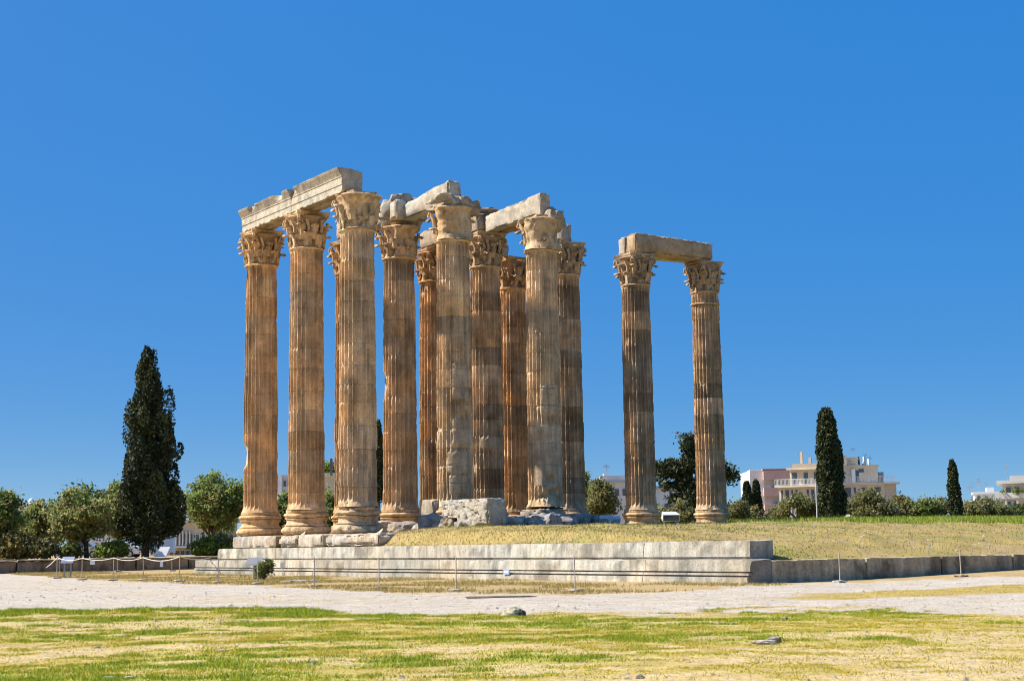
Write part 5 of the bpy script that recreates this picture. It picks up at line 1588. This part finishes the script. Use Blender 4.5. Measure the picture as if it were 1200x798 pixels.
b2.railing(X2(944), X2(958), -0.35, zs2 - 3.2, 0.9, (0.75, 0.74, 0.71))
b2.antenna(X2(932), 4, zr2 + 1, 2.2); b2.antenna(X2(952), 4, zr2 + 1, 2.0)

# pink and white block
b = Bld('white-sided building with pink balcony bands left of the cream block', 897, 285, -0.02)
X, Z = b.x, lambda y: b.z(905, y)
b.part('wall', (X(882), 0.3, -1), (X(930), 14, Z(551)), (0.72, 0.71, 0.69))
b.part('roof_room', (X(884), 2, Z(551)), (X(895), 6, Z(549.5)), (0.55, 0.5, 0.45))
b.part('roof_edge', (X(896), -0.9, Z(551)), (X(930), 1, Z(549.5)), (0.45, 0.24, 0.2))
for y0, y1 in ((562, 551.2), (581, 571.5), (600, 590.5)):
    b.part('balcony_front', (X(897), -0.8, Z(y0)), (X(930), 0.28, Z(y1)), (0.60, 0.40, 0.34))
for y0, y1 in ((571, 563), (590, 582)):
    b.window(X(899), X(913), Z(y0), Z(y1), 0.3, (0.5, 0.5, 0.5), True)
    b.window(X(915), X(928), Z(y0), Z(y1), 0.3, (0.5, 0.5, 0.5), True)

# white houses at far right
hw = Bld('white terraced house with a planted balcony and striped awning at the right edge', 1195, 215, -0.3)
X, Z = (lambda px: (px - 1195) / F_PX * 215 / math.cos(0.3)), lambda y: hw.z(1195, y)
hw.part('wall', (X(1174), 0, -1), (X(1235), 9, Z(584)), (0.62, 0.6, 0.56))
hw.part('upper_wall', (X(1180), 1.6, Z(584)), (X(1235), 9, Z(566)), (0.6, 0.57, 0.53))
hw.part('roof_slab', (X(1174), -0.3, Z(566)), (X(1235), 9.4, Z(562.5)), (0.66, 0.64, 0.6))
hw.part('roof_room', (X(1189), 3, Z(562.5)), (X(1235), 8, Z(556)), (0.5, 0.46, 0.42))
hw.part('balcony_front', (X(1172), -1.0, Z(583.5)), (X(1235), -0.8, Z(577)), (0.66, 0.63, 0.58))
hw.part('balcony_floor', (X(1172), -0.78, Z(585.5)), (X(1235), -0.02, Z(583.8)), (0.6, 0.58, 0.55))
for (x0, x1) in ((1184, 1189), (1193, 1198), (1204, 1210)): hw.window(X(x0), X(x1), Z(583), Z(570), 1.6)
for (x0, x1) in ((1178, 1181), (1190, 1195), (1201, 1206)): hw.window(X(x0), X(x1), Z(602), Z(590), 0.0)
mb = MB()
for i in range(7):
    x0 = X(1171) + i * 0.42
    v = np.array([(x0, -0.05, Z(588)), (x0 + 0.41, -0.05, Z(588)), (x0 + 0.41, -1.4, Z(597)), (x0, -1.4, Z(597))])
    v = np.concatenate([v, v + np.array([0, 0, 0.04])])
    mb.add(v, np.array([(0, 3, 2, 1), (4, 5, 6, 7), (0, 1, 5, 4), (1, 2, 6, 5), (2, 3, 7, 6), (3, 0, 4, 7)]), (0.75, 0.74, 0.71) if i % 2 else (0.25, 0.27, 0.3))
mb.build('awning', M_PLASTER, hw.o)
for px in (1182, 1194): hw.part('pillar', (X(px), -0.9, 0), (X(px + 2.2), -0.75, Z(585.5)), (0.62, 0.58, 0.5))
(v, f, c), _ = crown_mesh([(X(1186), -0.7, Z(577), 1.1, 0.25, 0.45), (X(1196), -0.7, Z(576), 1.0, 0.25, 0.4)], 60, 40, 0.3, 0.15, BRIGHT, 771)
MB().add(v, f, c).build('balcony_plants', M_LEAF, hw.o)
hw.antenna(X(1186), 4, Z(562), 2.4, 2)
h2 = Bld('low white house with flat roof and aerials behind the slim small cypress', 1150, 235, -0.25)
X, Z = (lambda px: (px - 1150) / F_PX * 235 / math.cos(0.25)), lambda y: h2.z(1150, y)
h2.part('wall', (X(1126), 0, -1), (X(1178), 9, Z(588)), (0.62, 0.6, 0.58))
h2.part('roof_slab', (X(1125), -0.3, Z(588)), (X(1179), 9.2, Z(586)), (0.68, 0.66, 0.62))
h2.part('upper_room', (X(1146), 2, Z(586)), (X(1172), 8, Z(578)), (0.62, 0.59, 0.55))
h2.part('upper_roof', (X(1144), 1.7, Z(578)), (X(1173), 8.3, Z(576)), (0.68, 0.66, 0.63))
h2.part('stair_tower', (X(1160), 3, Z(576)), (X(1168), 7, Z(570.5)), (0.7, 0.69, 0.67))
for (x0, x1) in ((1130, 1133), (1139, 1143), (1151, 1155), (1163, 1168)): h2.window(X(x0), X(x1), Z(600), Z(592), 0.0)
for (x0, x1) in ((1149, 1152), (1156, 1158)): h2.window(X(x0), X(x1), Z(585), Z(580.5), 2.0)
h2.antenna(X(1141), 4, Z(586), 2.4); h2.antenna(X(1144), 3, Z(586), 2.9); h2.antenna(X(1152), 4, Z(576), 2.2); h2.antenna(X(1160), 4, Z(576), 1.6)

# houses glimpsed between the columns
def simple_house(label, px0, px1, t, ytop, col, wins, seed, yaw=0.0, roofc=None, group='houses glimpsed between columns and trees', extra=None, zb=-1):
    c = (px0 + px1) / 2
    h = Bld(label, c, t, yaw, 'house', group)
    X, Z = h.x, lambda y: h.z(c, y)
    h.part('wall', (X(px0), 0, zb), (X(px1), 8, Z(ytop)), col)
    h.part('roof_slab', (X(px0) - 0.3, -0.35, Z(ytop)), (X(px1) + 0.3, 8.2, Z(ytop) + 0.3), roofc or col)
    for (x0, x1, y0, y1) in wins:
        h.window(X(x0), X(x1), Z(y1), Z(y0), 0.0)
    return h, X, Z
h, X, Z = simple_house('pale grey-roofed house between the main group and the isolated pair', 692, 742, 210, 566, (0.6, 0.6, 0.6), [(722, 727, 573, 581), (731, 736, 573, 581), (700, 706, 573, 581)], 1, roofc=(0.45, 0.45, 0.45))
h.part('upper_wall', (X(708), 2, Z(566) + 0.3), (X(740), 7, Z(558)), (0.55, 0.55, 0.54))
h.part('roof_edge', (X(707), 1.7, Z(558)), (X(741), 7.3, Z(556.5)), (0.5, 0.5, 0.5))
h.part('roof_room', (X(711), 3, Z(556.5)), (X(717), 5, Z(553.5)), (0.6, 0.58, 0.55))
h.antenna(X(715), 4, Z(553), 1.2); h.antenna(X(694), 4, Z(566), 2.0)
h, X, Z = simple_house('white flat-roofed house left of the dark conifer', 764, 806, 215, 573, (0.74, 0.74, 0.74), [(771, 775, 590, 597), (781, 785, 590, 597)], 2, roofc=(0.42, 0.42, 0.4))
h.part('roof_room', (X(768), 2, Z(573) + 0.3), (X(786), 7, Z(568.5)), (0.3, 0.3, 0.28))
h.antenna(X(772), 4, Z(568), 2.4, 1)
h, X, Z = simple_house('grey-blue house between the first and second columns', 324, 352, 230, 559, (0.50, 0.54, 0.6), [(332, 335, 563, 570), (337, 340, 563, 570), (332, 335, 575, 583)], 3)
h.part('side_wall', (X(326), -1.0, -1), (X(330.5), -0.05, Z(556.5)), (0.76, 0.76, 0.76))
h, X, Z = simple_house('cream house with roof plants between the second and third columns', 366, 402, 225, 560, (0.62, 0.55, 0.42), [(370, 374, 583, 590), (384, 387, 583, 590)], 4)
h.part('upper_wall', (X(374), 2, Z(560) + 0.3), (X(400), 7, Z(553)), (0.5, 0.44, 0.33))
h.part('chimney', (X(386.5), 0.4, Z(560) + 0.3), (X(389), 0.8, Z(537)), (0.13, 0.12, 0.12))
(v, f, c), _ = crown_mesh([(X(382), 3.0, Z(549), 1.3, 0.9, 0.9)], 40, 60, 0.6, 0.22, BRIGHT, 772)
MB().add(v, f, c).build('roof_plants', M_LEAF, h.o)
h, X, Z = simple_house('tall white block with a dish at the left edge behind the trees', 2, 38, 240, 593, (0.62, 0.6, 0.58), [(8, 13, 600, 606), (20, 24, 600, 606), (29, 33, 600, 606), (8, 13, 613, 620), (20, 24, 613, 620), (29, 33, 613, 620)], 5)
h.part('roof_room', (X(18), 2, Z(593) + 0.3), (X(33), 6, Z(590)), (0.66, 0.65, 0.63))
mb = MB(); V, f = lathe_v([(0.02, 0), (0.35, 0.05), (0.45, 0.4), (0.35, 0.75), (0.02, 0.9)], 16, 1, 0, 1, 0)
V = V + np.array([X(28), 3, Z(590)]); mb.add(V, f, (0.72, 0.72, 0.72)).build('water_tank', M_METAL, h.o, 60)
h, X, Z = simple_house('cream arcade building with a white ledge behind the cypress trunk', 176, 262, 168, 612, (0.58, 0.50, 0.36), [], 6)
h.part('ledge', (X(196), -1.3, Z(641.5)), (X(224), -0.04, Z(639.5)), (0.72, 0.7, 0.66))
for i in range(7):
    x = 198 + i * 4
    h.part('pilaster', (X(x), -0.35, Z(639.4)), (X(x + 1.2), -0.003, Z(622)), (0.66, 0.6, 0.48))
    h.window(X(x + 1.7), X(x + 3.4), Z(637), Z(625), 0.0)
for i in range(4):
    h.window(X(199 + i * 6.5), X(203 + i * 6.5), Z(654), Z(645), 0.0)
for i in range(3):
    h.window(X(229 + i * 7), X(233 + i * 7), Z(637), Z(626), 0.0, (0.62, 0.64, 0.68))
h, X, Z = simple_house('white house behind the spreading trees left of the cypress', 92, 132, 200, 600, (0.68, 0.67, 0.65), [(98, 103, 606, 613), (108, 113, 606, 613), (119, 124, 606, 613)], 7)

# white board behind the garden wall
p = site(189, 107.5, 0.75)
o = thing('white_board', 'tilted white board leaning behind the garden wall right of the cypress trunk', 'board', p, YAW)
v = np.array([(-0.55, 0, 0.05), (0.28, 0, 0.05), (0.5, 0.35, 0.72), (-0.15, 0.35, 0.72)])
v = np.concatenate([v, v + np.array([0, 0.04, 0.02])])
MB().add(v, np.array([(0, 1, 2, 3), (7, 6, 5, 4), (0, 4, 5, 1), (1, 5, 6, 2), (2, 6, 7, 3), (3, 7, 4, 0)]), (0.76, 0.75, 0.73)).build('board_panel', M_PLASTER, o)
MB().tube([(0.2, 0.6, 0), (0.25, 0.36, 0.66)], 0.02, 6, (0.3, 0.3, 0.3)).build('prop', M_METAL, o)

# ------------------------------------------------------------------ parked cars behind the trees
def car(px, t, yaw, col, label, van=False):
    p = site(px, t, 0.72)
    o = thing('parked_van' if van else 'parked_car', label, 'van' if van else 'car', p, YAW + yaw, 'vehicles parked behind the garden wall')
    if van:
        pr = [(-2.4, 0.35), (-2.4, 1.0), (-1.9, 1.15), (-1.45, 1.95), (2.3, 2.0), (2.4, 1.0), (2.4, 0.35)]
        wn = [(-1.35, 1.80), (2.0, 1.82), (2.05, 1.2), (-1.72, 1.2)]
    else:
        pr = [(-2.1, 0.3), (-2.1, 0.7), (-1.2, 0.88), (-0.6, 1.38), (0.9, 1.4), (1.5, 0.95), (2.1, 0.85), (2.1, 0.3)]
        wn = [(-0.52, 1.3), (0.85, 1.32), (1.3, 0.95), (-1.0, 0.92)]
    n = len(pr)
    v = np.array([(x, -0.85, z) for x, z in pr] + [(x, 0.85, z) for x, z in pr])
    v[:, 1] *= np.where(v[:, 2] > 1.1, 0.85, 1.0)
    f = [tuple(range(n)), tuple(range(2 * n - 1, n - 1, -1))] + [(i, n + i, n + (i + 1) % n, (i + 1) % n) for i in range(n)]
    MB().add(v, f, col).build('body', M_PAINT, o)
    for sd in (-1, 1):
        y = sd * 0.86
        vv = np.array([(x, y * (0.86 if z > 1.1 else 1.0) + sd * 0.012, z) for x, z in wn])
        MB().add(np.concatenate([vv, vv - np.array([0, sd * 0.02, 0])]), [(0, 1, 2, 3), (7, 6, 5, 4), (0, 4, 5, 1), (1, 5, 6, 2), (2, 6, 7, 3), (3, 7, 4, 0)], (1, 1, 1)).build('side_window', M_GLASS, o)
        for x in (-1.35, 1.35):
            w_ = MB().tube([(x, sd * 0.70, 0.31), (x, sd * 0.88, 0.31)], 0.31, 16, (0.03, 0.03, 0.03)).build('wheel', M_METAL, o, 50)
            MB().tube([(x, sd * 0.875, 0.31), (x, sd * 0.892, 0.31)], 0.19, 12, (0.45, 0.45, 0.46)).build('rim', M_METAL, w_, 50)
car(172, 140, 0.1, (0.42, 0.55, 0.66), 'light blue van behind the big cypress trunk', True)
car(137, 128, -0.1, (0.66, 0.68, 0.7), 'white car between the forked trunk and the cypress')
car(90, 126, 0.15, (0.55, 0.6, 0.66), 'silver car below the spreading tree at left')

# thin pole and white marker beside the columnar cypress
p = site(958, 103, 2.3)
o = MB().tube([(0, 0, 0), (0, 0, 1.4), (0.01, 0, 2.7)], [0.05, 0.045, 0.04], 8, (0.5, 0.48, 0.45)).box((-0.09, -0.09, -0.05), (0.09, 0.09, 0.05), (0.45, 0.43, 0.4)).build('thin_pole', M_METAL, None, 50)
o.location = tuple(p); tag(o, 'thin pale pole at the left foot of the columnar cypress', 'pole')
p = site(995.5, 104, 2.35)
rock('white_stone', 'white upright stone at the right foot of the columnar cypress', (p[0], p[1], mz(p[0], p[1]) + 0.25), (0.16, 0.16, 0.32), (0.7, 0.7, 0.69), 791, cat='stone')
